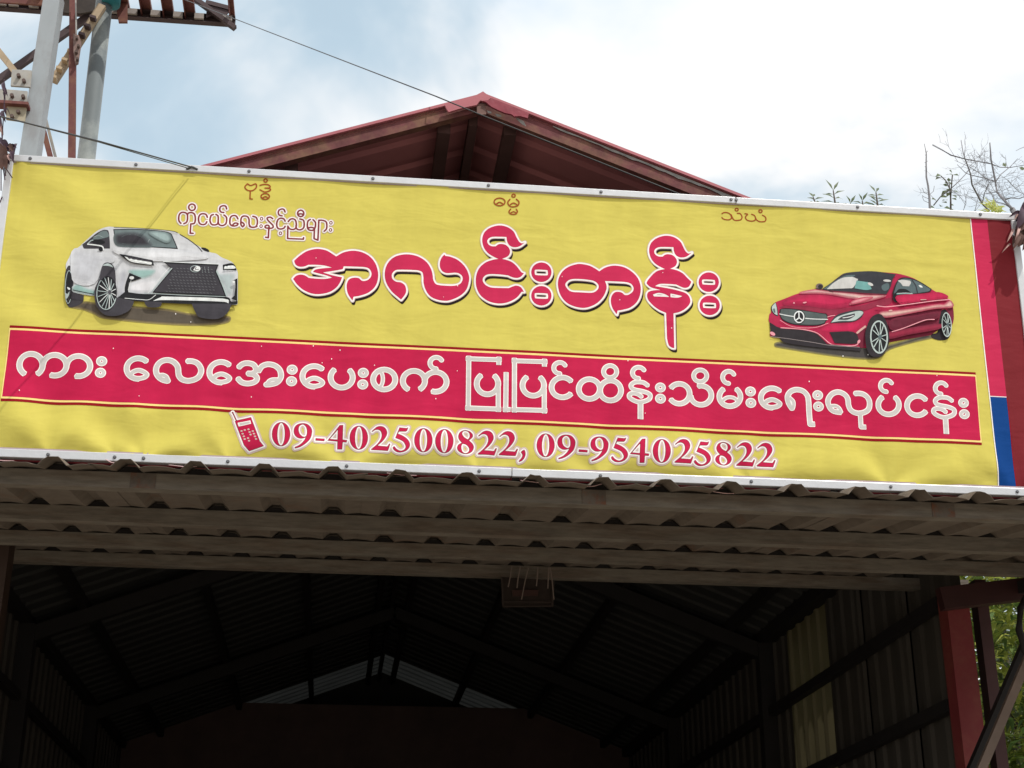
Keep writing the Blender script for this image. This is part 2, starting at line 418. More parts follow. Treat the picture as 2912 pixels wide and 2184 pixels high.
# frame strips
FT = 0.026
def strip(u0, v0, u1, v1, name='frame_strip', d0=-0.022, d1=0.010):
    q = MB(); P = [uv_w(u, v, d) for d in (d0, d1) for (u, v) in ((u0, v0), (u1, v0), (u1, v1), (u0, v1))]
    q.add(P, [(3, 2, 1, 0), (4, 5, 6, 7), (0, 1, 5, 4), (1, 2, 6, 5), (2, 3, 7, 6), (3, 0, 4, 7)])
    return q.build(name, M_ALU, ban, bevel=0.0025)
jt = px_flat(2092, 585)[0]
strip(BU0 - FT, BV1, jt - 0.001, BV1 + FT + 0.001); strip(jt + 0.001, BV1 - 0.002, BU1 + FT * 0.6, BV1 + FT)
jb = px_flat(1455, 1335)[0]
strip(BU0 - FT, BV0 - FT, jb - 0.001, BV0 + 0.004); strip(jb + 0.001, BV0 - FT - 0.001, BU1 + FT, BV0 + 0.003)
strip(BU0 - FT, BV0 + 0.005, BU0, BV1 - 0.001, d1=0.009); strip(BU1, BV0 + 0.005, BU1 + FT, BV1 - 0.001, d1=0.009)
lip = MB()
for (a, b, c, d) in ((BU0, BV0 + 0.0045, BU1, BV0 + 0.010), (BU0, BV1 - 0.004, BU1, BV1 - 0.0005)):
    lip.add([uv_w(a, b, 0.004), uv_w(c, b, 0.004), uv_w(c, d, 0.004), uv_w(a, d, 0.004)], [(0, 1, 2, 3)])
lip.build('edge_trim', mat('mauve_hem', (0.42, 0.33, 0.36), rough=0.6), ban)
def screw_mesh():
    q = MB(); n = 8; P = []; F_ = []
    for k, (r, z) in enumerate(((0.0066, 0.0), (0.0062, 0.003), (0.0040, 0.0048))):
        P += [(r * math.cos(2 * math.pi * i / n), -z, r * math.sin(2 * math.pi * i / n)) for i in range(n)]
    for k in range(2): F_ += [(k * n + i, k * n + (i + 1) % n, (k + 1) * n + (i + 1) % n, (k + 1) * n + i) for i in range(n)]
    F_.append(tuple(2 * n + i for i in range(n)))
    me = bpy.data.meshes.new('screw'); me.from_pydata(P, [], F_); me.materials.append(M_SCREW); return me
SM = screw_mesh()
for u in SCREW_TOP + [jt - 0.02]:
    s_ = bpy.data.objects.new('screw', SM); COL.objects.link(s_); s_.parent = ban; s_.location = Vector(uv_w(u, BV1 + 0.014, 0.010)) - ban.location
for u in SCREW_BOT:
    s_ = bpy.data.objects.new('screw', SM); COL.objects.link(s_); s_.parent = ban; s_.location = Vector(uv_w(u, BV0 - 0.012, 0.010)) - ban.location

# ---- stripes at the right end
pr = Print('end_stripes', 0.0009)
R_ = lambda a, b, c, d: [(a, b), (c, b), (c, d), (a, d)]
sx0, sx1 = 2.386, 2.452
vb = px_uv(2812, 1127)[1]
pr.poly(R_(sx0, vb, sx1, BV1), I_STRIPE, 0.003); pr.poly(R_(sx0, BV0, sx1, vb), I_BLUE, 0.003)
pr.poly(R_(sx1, BV0, BU1, BV1), I_MAROON, 0.003)
pr.poly(R_(sx0 - 0.003, vb - 0.0015, sx1, vb + 0.0015), I_WHITE, 0.001)
pr.poly(R_(sx0 - 0.004, BV0, sx0, BV1), I_WHITE, 0.001); pr.poly(R_(sx1 - 0.001, BV0, sx1 + 0.002, vb), I_RED, 0.001)
pr.build(ban)
# ---- the crimson band with its double borders
pr = Print('text_band', 0.0009)
c = [px_uv(*p) for p in ((28, 925), (2774, 1059), (2792, 1266), (2, 1141))]
def quad(i0, i1, e=0.0):
    (a, b, c2, d) = c
    return [(a[0] + e, a[1] - i0), (b[0] - e, b[1] - i0), (c2[0] - e, c2[1] + i1), (d[0] + e, d[1] + i1)]
pr.poly(quad(0, 0), I_RED, 0.003); pr.poly(quad(0.0098, 0.0098, -0.001), I_CREAM, 0.003); pr.poly(quad(0.0172, 0.0172, 0.003), I_PINK, 0.003)
pr.build(ban)
BASE2 = 0.0009 + 4 * STEP

# ---- big title letters
T1, T2, T3, T4, T5 = Z(820, 620, 5.53), Z(1080, 620, 5.53), Z(1320, 620, 5.53), Z(1560, 660, 5.53), Z(1800, 660, 5.53)
letters = []
letters.append([T1.path('90,675! 180,595 300,520 450,488 590,510 690,565 752,607! 850,550 950,523 1050,518 1170,545 1290,615 1375,730 1412,870 1400,1000 1350,1100 1250,1180 1120,1225 1025,1240! 1008,1300! 940,1200 917,1100 925,1020 965,960 1040,940 1110,950 1150,985 1200,992 1260,970 1300,920 1305,860 1270,800 1200,775 1080,768 870,762! 855,808! 700,835 540,858! 700,905 845,935! 820,1000 760,1090 650,1165 500,1198 370,1190 240,1135 140,1050 75,960! 120,912 190,892 260,905 318,943! 450,957 580,960 690,940! 600,905 480,875 385,850! 430,812 540,794 690,782! 560,748 430,738 315,738! 250,765 170,767 115,735', closed=True)])
letters.append([T2.path('335,1285! 280,1240 190,1160 110,1040 78,920 90,790 150,680 250,605 380,575 500,580 620,615 730,690 800,790 830,890 840,970 870,1030 920,1055 1060,1068 1180,1066 1265,1035 1302,970 1290,910 1240,872 1180,862 1100,868 1040,866 985,840 948,780 945,700 970,630 1015,575! 1030,598! 1110,612 1230,665 1340,770 1400,900 1400,1010 1360,1130 1270,1220 1150,1280 1040,1305 900,1285 790,1230 720,1130 688,1020 685,930 670,860 620,830 540,820 300,815 230,835 190,890 200,960 260,1005 330,1015 390,1055 415,1130 400,1200', closed=True)])
letters.append([T3.path('940,870! 900,855 820,755 740,690 640,655 560,645 450,660 330,705 230,800 185,930 190,1080 250,1210 360,1300 480,1340 600,1345 720,1315 830,1250 905,1160! 940,1165! 890,1090 820,1065 760,1080 700,1105! 480,1100 390,1085 320,1040 290,975 320,915 400,885 560,890 690,905! 760,935 830,945 890,925', closed=True)])
ASAT = '955,385! 905,400 860,370 820,300 780,220 700,155 600,122 500,125 390,165 310,240 282,350 310,470 380,560 480,620 560,648 640,628 700,590 722,530 700,470 650,425 580,410 530,420 495,448! 430,445 380,415 362,365 390,320 450,298 560,297 665,300! 672,360 700,420 750,455 810,462 875,445'
letters.append([T3.path(ASAT, closed=True)])
for Zz, (cx, cy), sl in ((T3, (1213, 855), (1108, 815, 1315, 905)), (T3, (1213, 1225), (1108, 1183, 1318, 1272)), (T5, (1190, 790), (1085, 748, 1290, 832)), (T5, (1205, 1155), (1098, 1112, 1305, 1200))):
    x0, y0, x1, y1 = sl; r = 22
    hole = Zz.path(f'{x0+r},{y0-1} {x1-r},{y0+6} {x1-4},{y0+r} {x1},{y1-r} {x1-r},{y1} {x0+r},{y1-6} {x0+4},{y1-r} {x0},{y0+r}', closed=True)
    letters.append([Zz.ell(cx, cy, 160, 154), hole])
letters.append([T4.path('797,620! 880,565 980,535 1080,532 1200,560 1320,635 1410,740 1448,870 1435,1000 1380,1110 1280,1190 1160,1225 1082,1237! 1072,1298! 1005,1200 978,1100 990,1010 1040,950 1110,942 1160,960 1200,992 1260,985 1320,940 1335,880 1300,820 1220,790 1080,780 885,772! 912,850 900,930 850,1030 760,1120 650,1175 540,1195 400,1170 280,1110 190,1000 148,860 155,740 210,630 310,550 430,510 520,505 640,530 730,575', closed=True),
                T4.path('262,830 300,770 370,742 480,740 620,752 720,775 780,830 780,890 730,940 660,957 500,950 370,942 300,900', closed=True)])
letters.append([T5.path(ASAT, dx=-30, dy=-60, closed=True)])
letters.append([T5.path('918,785! 860,730 780,650 680,600 560,580 390,610 290,690 215,790 235,835 290,875 400,905 440,915! 340,917 250,940 220,990 240,1070 320,1160 420,1230 519,1272! 534,1675! 561,1778 608,1818 648,1826! 636,1280! 740,1255 830,1200 890,1130 900,1070 870,1000 800,950 620,900 450,870 345,852! 420,818 560,818 680,828! 760,865 820,880 880,858', closed=True),
                T5.path('310,985! 400,958 500,978 578,1024! 440,1018 330,1014!', closed=True), T5.path('588,968! 680,986 778,1010! 700,1034 588,1027!', closed=True)])
pr = Print('title_lettering', 0.0009)
Sh = Field([p for l in letters for lo in l for p in lo], 0.0015, pad=0.022)
for l in letters:
    Sx = Field([p for lo in l for p in lo], 0.0015, pad=0.022)
    Sh.poly(l)
pr.put(Sh, I_BLACK, 0.0060, 0.0046, -0.0108)
pr.put(Sh, I_HALO, 0.0082); pr.put(Sh, I_WHITE, 0.0058); pr.put(Sh, I_PINK2, 0.0)
pr.build(ban)

# ---- band lettering (white monoline, butt ends)
B1, B2, B3, B4, B5, B6, B7 = Z(0, 960, 4.424), Z(450, 980, 4.424), Z(850, 980, 4.424), Z(1250, 980, 4.424), Z(1650, 1020, 4.424), Z(2000, 1040, 4.424), Z(2350, 1050, 4.424)
WID = 0.0212
band = []
def st(p, w=1.0): band.append((p, WID * w))
def dots(Zz, *cs):
    for (x, y) in cs: band.append((Zz.ell(x, y, 40, 36) , -1))
def thway(Zz, cx, cy, k=1.0):       # the vowel sign with the small closed loop
    st(Zz.arc(cx, cy, 145 * k, 129 * k, -42, -275)); st(Zz.path(f'{cx-2},{cy+128*k} {cx+75*k},{cy+110*k} {cx+108*k},{cy+76*k} {cx+60*k},{cy+38*k} {cx},{cy+22*k} {cx-60*k},{cy+40*k} {cx-95*k},{cy+72*k}'), 0.86)
def asat(Zz, cx, cy, rx=78, ry=72): st(Zz.arc(cx, cy, rx, ry, -22, -278), 0.86)
st(B1.arc(392, 345, 146, 138, 121, 419)); st(B1.arc(690, 350, 148, 130, 185, 472)); st(B1.arc(987, 361, 148, 127, 190, 465)); dots(B1, (1280, 300), (1265, 445))
thway(B1, 1740, 392)
def la(Zz, dx=0, dy=0):
    st(Zz.arc(113 + dx, 325 + dy, 140, 129, 355, 100)); st(Zz.path('60,450 110,462 128,458', dx, dy), 0.9); st(Zz.path('-8,405 45,385 100,405 128,462', dx, dy), 0.8)
    st(Zz.path('252,315 255,360 265,400 295,435 340,453 390,457 460,440 512,405 541,340 530,285 490,235 430,212 362,210', dx, dy))
la(B2)
thway(B2, 790, 350)
st(B2.path('1010,290 1060,248 1120,235 1190,250 1225,290 1228,330 1190,362 1120,366!')); st(B2.path('1130,366! 1205,380 1242,425 1215,470 1130,492 1050,475 1000,425'))
st(B2.path('1255,345 1300,280 1350,255 1400,250 1470,268 1525,315 1545,378 1535,430 1490,480 1410,502 1345,505')); st(B2.path('1500,442 1430,445 1390,468 1365,515'), 0.8)
dots(B2, (1685, 318), (1677, 463)); thway(B2, 1960, 402)
st(B3.arc(538, 415, 139, 128, 232, -48)); dots(B3, (810, 358), (803, 503))
st(B3.arc(1073, 441, 139, 125, 0, 360)); st(B3.path('1025,335 1050,385 1056,440 1046,495 1015,545'), 0.7)
st(B3.arc(1446, 458, 139, 125, 118, 420)); st(B3.arc(1718, 471, 139, 124, 185, 470)); asat(B3, 1727, 235)
def square(Zz, pts): 
    for a, b in zip(pts[:-1], pts[1:]):
        a = np.array(a, float); b = np.array(b, float); d = (b - a) / np.hypot(*(b - a)); e = 36
        st([Zz.m(a - d * (e if tuple(a) != tuple(pts[0]) else 0)), Zz.m(b + d * (e if tuple(b) != tuple(pts[-1]) else 0))], 0.86)
square(B4, [(745, 256), (745, 192), (367, 180), (360, 797), (738, 812), (738, 540)]); st(B4.arc(602, 495, 135, 132, 236, -53))
square(B4, [(837, 350), (832, 815), (892, 820)])
square(B4, [(1318, 280), (1318, 218), (942, 206), (940, 820), (1316, 830), (1316, 560)]); st(B4.arc(1178, 515, 135, 130, 236, -53))
st(B4.arc(1545, 540, 137, 125, -35, -323)); asat(B4, 1512, 297, 76, 70)
st(B5.arc(113, 384, 133, 124, 0, 360)); st(B5.arc(380, 402, 132, 126, 0, 360)); st(B5.arc(375, 165, 82, 76, 0, 360), 0.86)
asat(B5, 733, 180, 77, 70)
NA = '855,345 800,305 740,295 680,300 638,335 650,375 700,397 780,412 850,435 880,465 860,515 760,548 680,530 620,490 622,450 670,435 730,450 775,485'
st(B5.path(NA), 0.85); st([B5.m((757, 545)), B5.m((757, 762))])
dots(B5, (1007, 365), (1008, 505))
st(B5.arc(1245, 443, 130, 125, 214, 508)); st(B5.arc(1518, 462, 130, 120, 180, -108)); st(B5.arc(1508, 218, 82, 74, 0, 360), 0.86)
asat(B5, 1865, 237, 75, 76); st(B5.arc(1881, 480, 133, 120, 236, -55)); st(B5.path('1775,545 1825,500 1880,487 1940,500 1990,545'), 0.7)
dots(B5, (2140, 415), (2145, 558)); thway(B6, 860, 408, 0.95)
st(B6.path('1120,548 1085,500 1062,440 1060,380 1100,325 1170,303 1250,320 1305,375 1322,450 1330,600 1342,738! 1402,738')); st(B6.path('1085,405 1128,450 1132,505 1118,550'), 0.75)
dots(B6, (1437, 373), (1447, 515))
st(B6.path('1822,470 1812,410 1770,360 1700,333 1630,350 1582,400 1566,460 1590,530 1640,575 1735,590')); st(B6.path('1600,510 1665,510 1710,540 1735,595'), 0.75)
st(B6.path('1820,450 1826,500 1850,555 1900,590 1970,600 2040,580 2080,540 2090,470 2070,410 2020,365 1960,350 1903,352')); st(B6.path('1972,595 1982,772! 2046,774'), 0.9)
asat(B7, 752, 212, 74, 72); st(B7.arc(780, 450, 130, 120, 236, -55)); st(B7.arc(1142, 460, 130, 122, -33, -327)); asat(B7, 1440, 242, 73, 70)
st(B7.path(NA, 730, 60), 0.85); st([B7.m((1495, 605)), B7.m((1508, 816))]); dots(B7, (1722, 425), (1733, 567))
pts = []
for p, w in band: pts += p
Sb = Field(pts, 0.0015, pad=0.022)
for p, w in band:
    if w < 0:
        q = np.array(p); cc = q.mean(0); ring = [tuple(cc + (v - cc) * 1.0) for v in q]; ring.append(ring[0])
        Sb.stroke(ring, WID * 0.78, False)
    else: Sb.stroke(p, w, p[0] != p[-1])
pr = Print('band_lettering', BASE2)
pr.put(Sb, I_WHITE, 0.0); pr.put(Sb, I_GREY, -0.0034); pr.build(ban)

# ---- small brown-red line over the white car
S1, S2 = Z(490, 560, 9.217), Z(710, 570, 8.848)
L = []
w_ = 0.0064
def s1(t, c=False): L.append(S1.path(t))
def s2(t): L.append(S2.path(t))
for t in ('225,695 180,640 168,560 185,470 235,415 300,408 360,425 398,470', '398,440 400,520 398,600 370,670 305,705', '400,455 440,420 520,418 580,455 603,540 600,640 570,700 485,712! 480,800 470,955! 545,958',
          '920,540 890,470 820,445 740,460 695,530 690,620 720,700 800,730 870,710 905,655', '1075,465 1020,490 995,560 990,640 1030,720 1100,738 1180,715 1203,640 1205,540 1190,490 1145,462',
          '1203,600 1212,700 1260,745 1330,752 1400,710 1425,620 1415,530 1355,478', '1425,320 1400,250 1330,235 1260,268 1245,345 1280,400 1350,412', '1720,580 1680,510 1610,490 1540,520 1512,600 1512,700 1550,752 1620,767 1700,745 1718,700 1640,690 1585,735',
          '1840,785 1800,730 1798,650 1802,580 1835,520 1900,503 1975,525 2012,600 2015,720 2060,790 2130,802 2215,778', '1808,665 1860,690 1885,740 1845,788'): s1(t)
L.append(S1.ell(517, 275, 86, 84) + [S1.ell(517, 275, 86, 84)[0]])
for t in ('-5,655 40,675 90,680 150,668 190,600 192,500 160,430 80,402', '578,462 520,425 450,438 445,480 500,545 580,625 590,675 550,702 480,703 400,690 392,650 440,625 488,650 482,730 476,830 470,942! 402,930',
          '892,525 860,470 790,450 720,480 685,560 685,650 720,710 790,722 860,700 892,655', '892,295 860,230 800,220 740,250 720,310 745,372 815,392', '972,535 1020,480 1090,465 1150,500 1172,580 1168,680 1120,730 1050,732 1000,710 960,650!', '960,650 955,962! 1352,978! 1357,938',
          '1165,640 1180,710 1240,742 1310,732 1362,680 1372,580 1350,500 1262,468', '1220,352 1285,340 1350,355', '1525,482 1470,520 1452,600 1460,700 1510,752 1600,750 1648,680 1655,560 1595,488', '1475,695 1550,680 1628,702',
          '1628,740 1620,965! 1717,1003! 1742,500! 1840,505 1920,540 1942,620 1932,720 1875,778'): s2(t)
L.append(S2.ell(1285, 330, 78, 80) + [S2.ell(1285, 330, 78, 80)[0]])
rings = [S2.ell(x, y, 31, 36) for x, y in ((300, 465), (288, 650), (775, 830), (2045, 565), (2035, 745))]
Sf = Field([p for l in L + rings for p in l], 0.0012, pad=0.014)
for l in L: Sf.stroke(l, w_, False)
for l in rings: Sf.stroke(l + [l[0]], w_ * 0.55, False)
pr = Print('owner_name_lettering', 0.0009); pr.put(Sf, I_HALO, 0.0060); pr.put(Sf, I_WHITE, 0.0036); pr.put(Sf, I_BROWN, 0.0); pr.build(ban)

# ---- three small rust-red words along the top
S3, SA, SB_ = Z(2030, 580, 13.01), Z(500, 200, 2.765), Z(1200, 200, 2.765)
L = [S3.path(t) for t in ('300,362 370,320 500,325 600,380 652,480 640,540 560,587 430,582 340,550 298,505', '640,400 690,520 760,600 900,607 1000,580 1042,500 1010,400 950,352 868,350',
     '1148,362 1245,378 1215,425 1170,475 1182,545 1250,610 1400,637 1510,610 1545,540 1500,430 1398,382', '1540,520 1590,600 1690,655 1800,660 1890,640 1927,560 1890,470 1798,418')]
L += [SA.path('563,893 590,906 628,893 634,918 615,940 590,948 560,941 543,918 563,893'), SA.path('586,948 583,1011! 602,1013'), SA.path('662,905 690,898 725,900 742,914 734,925 702,926! 738,930 742,945 700,957 662,940'), SA.path('682,1004 705,993 724,1004')]
L += [SB_.path('587,1050 610,1038 635,1050'), SB_.path('692,1014 674,1040 690,1068 720,1074 755,1062 762,1035 742,1014'), SB_.path('695,1056 720,1044 746,1056'), SB_.path('697,1092 684,1112 698,1130 735,1131 750,1112 741,1092'), SB_.path('700,1120 720,1112 738,1120')]
for Zz, a in ((S3, (843, 213, 56, 50)), (S3, (1722, 268, 60, 54)), (SA, (706, 867, 13, 13)), (SA, (703, 992, 33, 23)), (SB_, (610, 1035, 43, 30)), (SB_, (720, 986, 13, 12))):
    e = Zz.ell(*a); L.append(e + [e[0]])
pr = Print('blessing_words', 0.0009)
for grp in (L[:4] + [L[12], L[13]], L[4:8] + [L[14], L[15]], L[8:12] + L[16:]):
    Sf = Field([p for l in grp for p in l], 0.0012, pad=0.012)
    for l in grp: Sf.stroke(l, 0.0048, False)
    pr.put(Sf, I_RUST, 0.0)
pr.build(ban)

# ---- telephone numbers and the handset symbol
D1, D2, D3, D4, D5 = Z(640, 1160, 7.373), Z(880, 1180, 6.9125), Z(1180, 1190, 6.9125), Z(1490, 1200, 6.144), Z(1830, 1220, 5.672)
def src(Zz, txt, ref):
    loops = []
    for l in txt.split('|'):
        r = Zz.raw(l); k = next((i for i, p in enumerate(r) if len(p) > 2), None)
        if k is not None: r = r[k:] + r[:k] + [r[k]]; c = crom(r)[:-1]
        else:
            r2 = r[-1:] + r + r[:2]; c = crom(r2)[4:-8 + 4]
        loops.append([((p[0] - ref[0]) / Zz.k, (p[1] - ref[1]) / Zz.k) for p in c])
    return loops
def ring0():
    e = lambda rx, ry: [(rx * math.cos(2 * math.pi * i / 30) - 0.02 * ry * math.sin(2 * math.pi * i / 30), ry * math.sin(2 * math.pi * i / 30)) for i in range(30)]
    return [e(26.2, 34.3), e(10.3, 31.9)]
G = {'0': ring0(),
 '2': src(D2, '1222,322! 1280,268 1330,230 1400,215 1470,235 1515,290 1527,360 1500,430 1440,510 1340,602! 1530,612! 1568,552! 1590,562! 1545,690 1520,700! 1213,692! 1213,672! 1330,570 1400,470 1418,390 1400,320 1350,290 1290,297 1232,338!', (1215, 690)),
 '5': src(D2, '1945,245! 1920,310 1890,332! 1760,335! 1740,375! 1830,410 1920,470 1972,550 1968,630 1910,700 1820,738 1730,740 1660,700 1638,650 1668,622! 1720,680 1790,708 1850,690 1885,650 1885,600 1840,530 1760,490 1685,462! 1770,252! 1905,262!', (1940, 250)),
 '4': src(D2, '595,205! 665,198! 655,488! 742,495! 728,542! 655,537! 645,682! 545,685! 548,528! 352,515!|556,300! 549,490! 400,480!', (665, 198)),
 '8': src(D3, '995,232 1080,255 1135,310 1130,370 1065,432! 1130,490 1158,560 1130,640 1060,690 985,702 900,680 840,630 828,570 860,515 918,482! 865,420 850,350 880,280 930,245|990,250 1050,270 1075,330 1065,380 1040,412! 970,370 930,310 945,265|935,503! 1000,518 1050,565 1065,620 1040,665 990,684 940,660 915,600 915,545', (995, 466)),
 '9': src(D1, '1635,322 1740,345 1815,430 1825,520 1790,640 1700,740 1580,820 1465,857! 1460,828! 1570,770 1650,690 1692,620! 1620,645 1540,640 1470,590 1440,510 1460,410 1530,345|1630,350 1690,390 1715,470 1710,560 1680,602 1630,600 1570,550 1545,470 1560,390', (1632, 485)),
 ',': src(D3, '2145,616 2175,680 2160,760 2110,830 2045,862! 2036,842! 2090,780 2110,720 2078,662!', (2145, 618)),
 '-': [[(0, 0), (25.8, 1.0), (25.0, 8.2), (-0.8, 7.4)]]}
place = [('0', 799.4, 1235), ('9', 861.3, 1225.8), ('-', 897.5, 1246), ('4', 976.2, 1208.6), ('0', 1020.3, 1245.1), ('2', 1055.8, 1279.8), ('5', 1160.6, 1216.2), ('0', 1203.9, 1252.2), ('0', 1263.5, 1254.7), ('8', 1323.9, 1257.4), ('2', 1358.7, 1292.7), ('2', 1418.7, 1294.2), (',', 1490.3, 1279.4),
         ('0', 1551.5, 1266.7), ('9', 1610.4, 1257.8), ('-', 1645.8, 1278), ('9', 1704.5, 1263.2), ('5', 1780.5, 1245), ('4', 1835.5, 1247.5), ('0', 1881.7, 1282.6), ('2', 1918.2, 1315.6), ('5', 2016, 1256), ('8', 2057.4, 1290.5), ('2', 2093.6, 1324.5), ('2', 2151.8, 1326.3)]
glyphs = []
for ch, x, y in place:
    k = 0.985 if x > 1500 else 1.0
    sh = 0.03
    glyphs.append([[px_uv(x + k * a, y + k * b + sh * k * a * 1.0) for a, b in l] for l in G[ch]])
ph = [D1.path('205,282! 240,262! 545,195! 730,695! 815,800! 505,910! 395,785!', closed=True)]
ant = D1.path('235,262! 160,98')
allp = [p for g in glyphs for l in g for p in l] + ph[0] + ant
Sd = Field(allp, 0.0013, pad=0.020)
for g in glyphs: Sd.poly(g)
Sd.poly(ph); Sd.stroke(ant, 0.0042, False); Sd.stroke(D1.ell(160, 102, 10, 10), 0.003, False)
pr = Print('phone_number_lettering', 0.0009); pr.put(Sd, I_HALO, 0.0104); pr.put(Sd, I_WHITE, 0.0048); pr.put(Sd, I_BROWN, 0.0); pr.put(Sd, I_PINK, -0.0015)
pr.poly(D1.path('262,315! 530,265! 548,335! 285,395!', closed=True), I_WHITE); pr.poly(D1.path('300,325! 515,285! 525,322! 312,368!', closed=True), I_GREY)
for x, y in ((345, 488), (415, 468), (492, 452), (582, 490), (370, 545), (515, 510), (606, 543), (395, 600), (535, 563), (628, 600), (412, 658), (483, 637), (650, 655), (503, 692)):
    pr.poly(D1.ell(x, y, 25, 18, n=10), I_HALO, 0.001)
pr.build(ban)

# ---- printed white car
C1, C2 = Z(160, 620, 5.35), Z(400, 620, 5.35)
W_BODY = tone('car_white', 208, 210, 214); W_SHADE = tone('car_pale_teal', 176, 203, 198); K1 = tone('car_charcoal', 68, 66, 72); K2 = tone('car_black', 40, 41, 44)
GLS = tone('car_glass', 112, 126, 128); GLD = tone('car_dark_glass', 84, 84, 90); CH = tone('car_chrome', 226, 230, 230); CH2 = tone('car_dim_chrome', 176, 190, 190)
WB = (208, 210, 214); SH1 = tone('shadow_ink', 92, 84, 74); SH2 = tone('shadow_rim_ink', 148, 135, 88); LINE = tone('car_panel_line', 165, 165, 168); GRL = tone('grille_mesh', 104, 106, 110); WLT = tone('lamp_white', 240, 244, 244)
pr = Print('printed_white_car', 0.0009)
def P_(Zz, t, m): pr.poly(Zz.path(t, closed=True), m)
def E_(Zz, cx, cy, rx, ry, m, rot=0): pr.poly(Zz.ell(cx, cy, rx, ry, rot), m)
def L_(Zz, t, w, m, butt=False): pr.line(Zz.path(t), w / Zz.k * PXM, m, butt)
shp = C1.path('180,1350 420,1270 620,1290 1300,1350 1700,1385 2100,1460 2560,1480 2660,1530 2560,1610 2100,1640 1500,1612 1000,1565 700,1530 560,1460 400,1400', closed=True)
Sx = Field(shp, 0.0015); Sx.poly([shp]); pr.put(Sx, SH2, 0.0); pr.put(Sx, tone('shadow_mid_ink', 118, 106, 82), -0.0045); pr.put(Sx, SH1, -0.009)
P_(C1, '130,1000 140,830 180,735 220,735 245,830 262,1000 262,1120 420,1180! 400,1290 250,1360 170,1330 135,1200', K1)
P_(C1, '350,440! 480,320 600,215 700,160 800,135 880,140 1150,155 1500,180 1764,205 1884,250 1984,310 2134,410 2204,450 2330,520 2434,545 2514,600 2654,660 2714,720 2759,820 2764,930 2762,1310! 2700,1325 2330,1325 1500,1270 1040,1240 920,1225! 580,1180 270,1110! 262,1000 245,830 215,735 180,735 150,790! 150,700 200,600 240,520', W_BODY)
P_(C1, '355,438! 480,345 600,245 700,190 770,185 800,215 815,350 818,468! 420,470! 395,405!', K1)
P_(C1, '640,245 700,205 765,200 790,240 795,290 640,330 540,345', GLS)
E_(C1, 640, 365, 105, 34, K2, 6); L_(C1, '478,400 530,350 560,345', 14, CH2); L_(C1, '480,405 600,418 700,438 722,490', 20, CH); E_(C1, 680, 482, 32, 34, K2); L_(C1, '590,570 620,530 655,505', 9, LINE)
P_(C1, '868,175! 1150,168 1500,187 1724,225 1784,310 1854,477! 1684,465 1284,442 1050,435 905,405!', K2)
P_(C1, '882,188! 1150,180 1500,198 1716,235 1770,315 1832,458! 1684,452 1284,430 1060,423 918,398!', GLS)
soft(C1, '905,275 1000,245 1200,238 1340,290 1400,370 1440,425 1284,428 1060,421 925,398', (112, 126, 128), (62, 60, 66), 0.020, 6)
soft(C1, '1500,215 1680,240 1740,320 1690,380 1560,330 1420,240', (112, 126, 128), (158, 178, 178), 0.012, 4)
L_(C1, '1395,385 1410,350 1425,335', 5, W_BODY)
L_(C1, '880,150 1150,158 1500,180 1764,207 1850,235', 9, K2); L_(C2, '600,255 720,325 860,430 935,515', 14, K1); P_(C2, '920,455 980,458 1030,485 1045,518 1000,512 950,488', K2)
soft(C1, '1120,800 1300,790 1500,800 1440,880 1300,920 1140,860', WB, (158, 192, 188), 0.012, 5)
soft(C1, '268,1040 350,1015 450,1070 590,1115 585,1175 270,1120', WB, (150, 182, 178), 0.011, 5)
soft(C1, '300,500 600,560 860,640 700,700 560,980 300,960 260,720', WB, (192, 194, 200), 0.030, 5)
soft(C1, '900,480 1300,500 1800,520 2300,600 1900,640 1400,640 1000,560', WB, (224, 226, 230), 0.020, 4)
soft(C1, '960,900 1040,800 1080,900 1030,1100 1040,1200 960,1190', WB, (186, 188, 196), 0.014, 4)
soft(C1, '1180,1000 1500,960 1520,1080 1400,1130 1130,1110', WB, (222, 222, 226), 0.012, 3)
soft(C2, '1180,870 1420,860 1400,960 1390,1150 1320,1150 1250,980', WB, (180, 192, 194), 0.014, 4)

L_(C1, '950,562 1060,660 1200,715 1500,770', 5, LINE)
P_(C1, '955,560! 1060,572 1470,655! 1492,735! 1200,705 1090,665!', K2); P_(C1, '1030,585! 1090,610 1430,678 1450,722! 1200,690 1110,660', CH); P_(C1, '1075,596! 1440,660! 1450,684! 1110,632!', K1)
L_(C2, '0,700 190,735 285,775 195,665', 4, LINE)
P_(C2, '1250,715! 1380,690 1440,730 1462,802! 1252,795!', K2); P_(C2, '1270,748! 1400,725 1440,770 1270,782!', CH); L_(C2, '1240,828 1450,810', 6, K1)
P_(C2, '350,680! 1190,720! 1150,820! 1310,1205! 180,1148! 478,790!', K2); P_(C2, '385,708! 1165,742! 1130,820! 1285,1190! 205,1135! 500,790!', K1)
for k in range(7):
    x = 560 + k * 85; L_(C2, f'{x},735 {x+38},900 {x+60},1130', 2.5, tone('grille_glint_%d' % k, 92, 92, 98))
for k in range(5): L_(C2, f'{300-20*k if 0 else 430-45*k},{850+62*k} {1170+22*k},{880+62*k}', 2.5, GLD)
for r_ in range(9):
    for c_ in range(14):
        x_ = 500 + c_ * 52 - r_ * 14 + (r_ % 2) * 24; y_ = 775 + r_ * 44 + c_ * 2
        xl_, xr_ = (500 - (y_ - 790) * 0.80, 1140 + max(0, y_ - 820) * 0.38) if y_ > 790 else (480, 1150)
        if xl_ + 30 < x_ < xr_ - 50 and not (740 < x_ < 940 and y_ < 860): L_(C2, f'{x_},{y_} {x_+24},{y_+9}', 10, GRL)
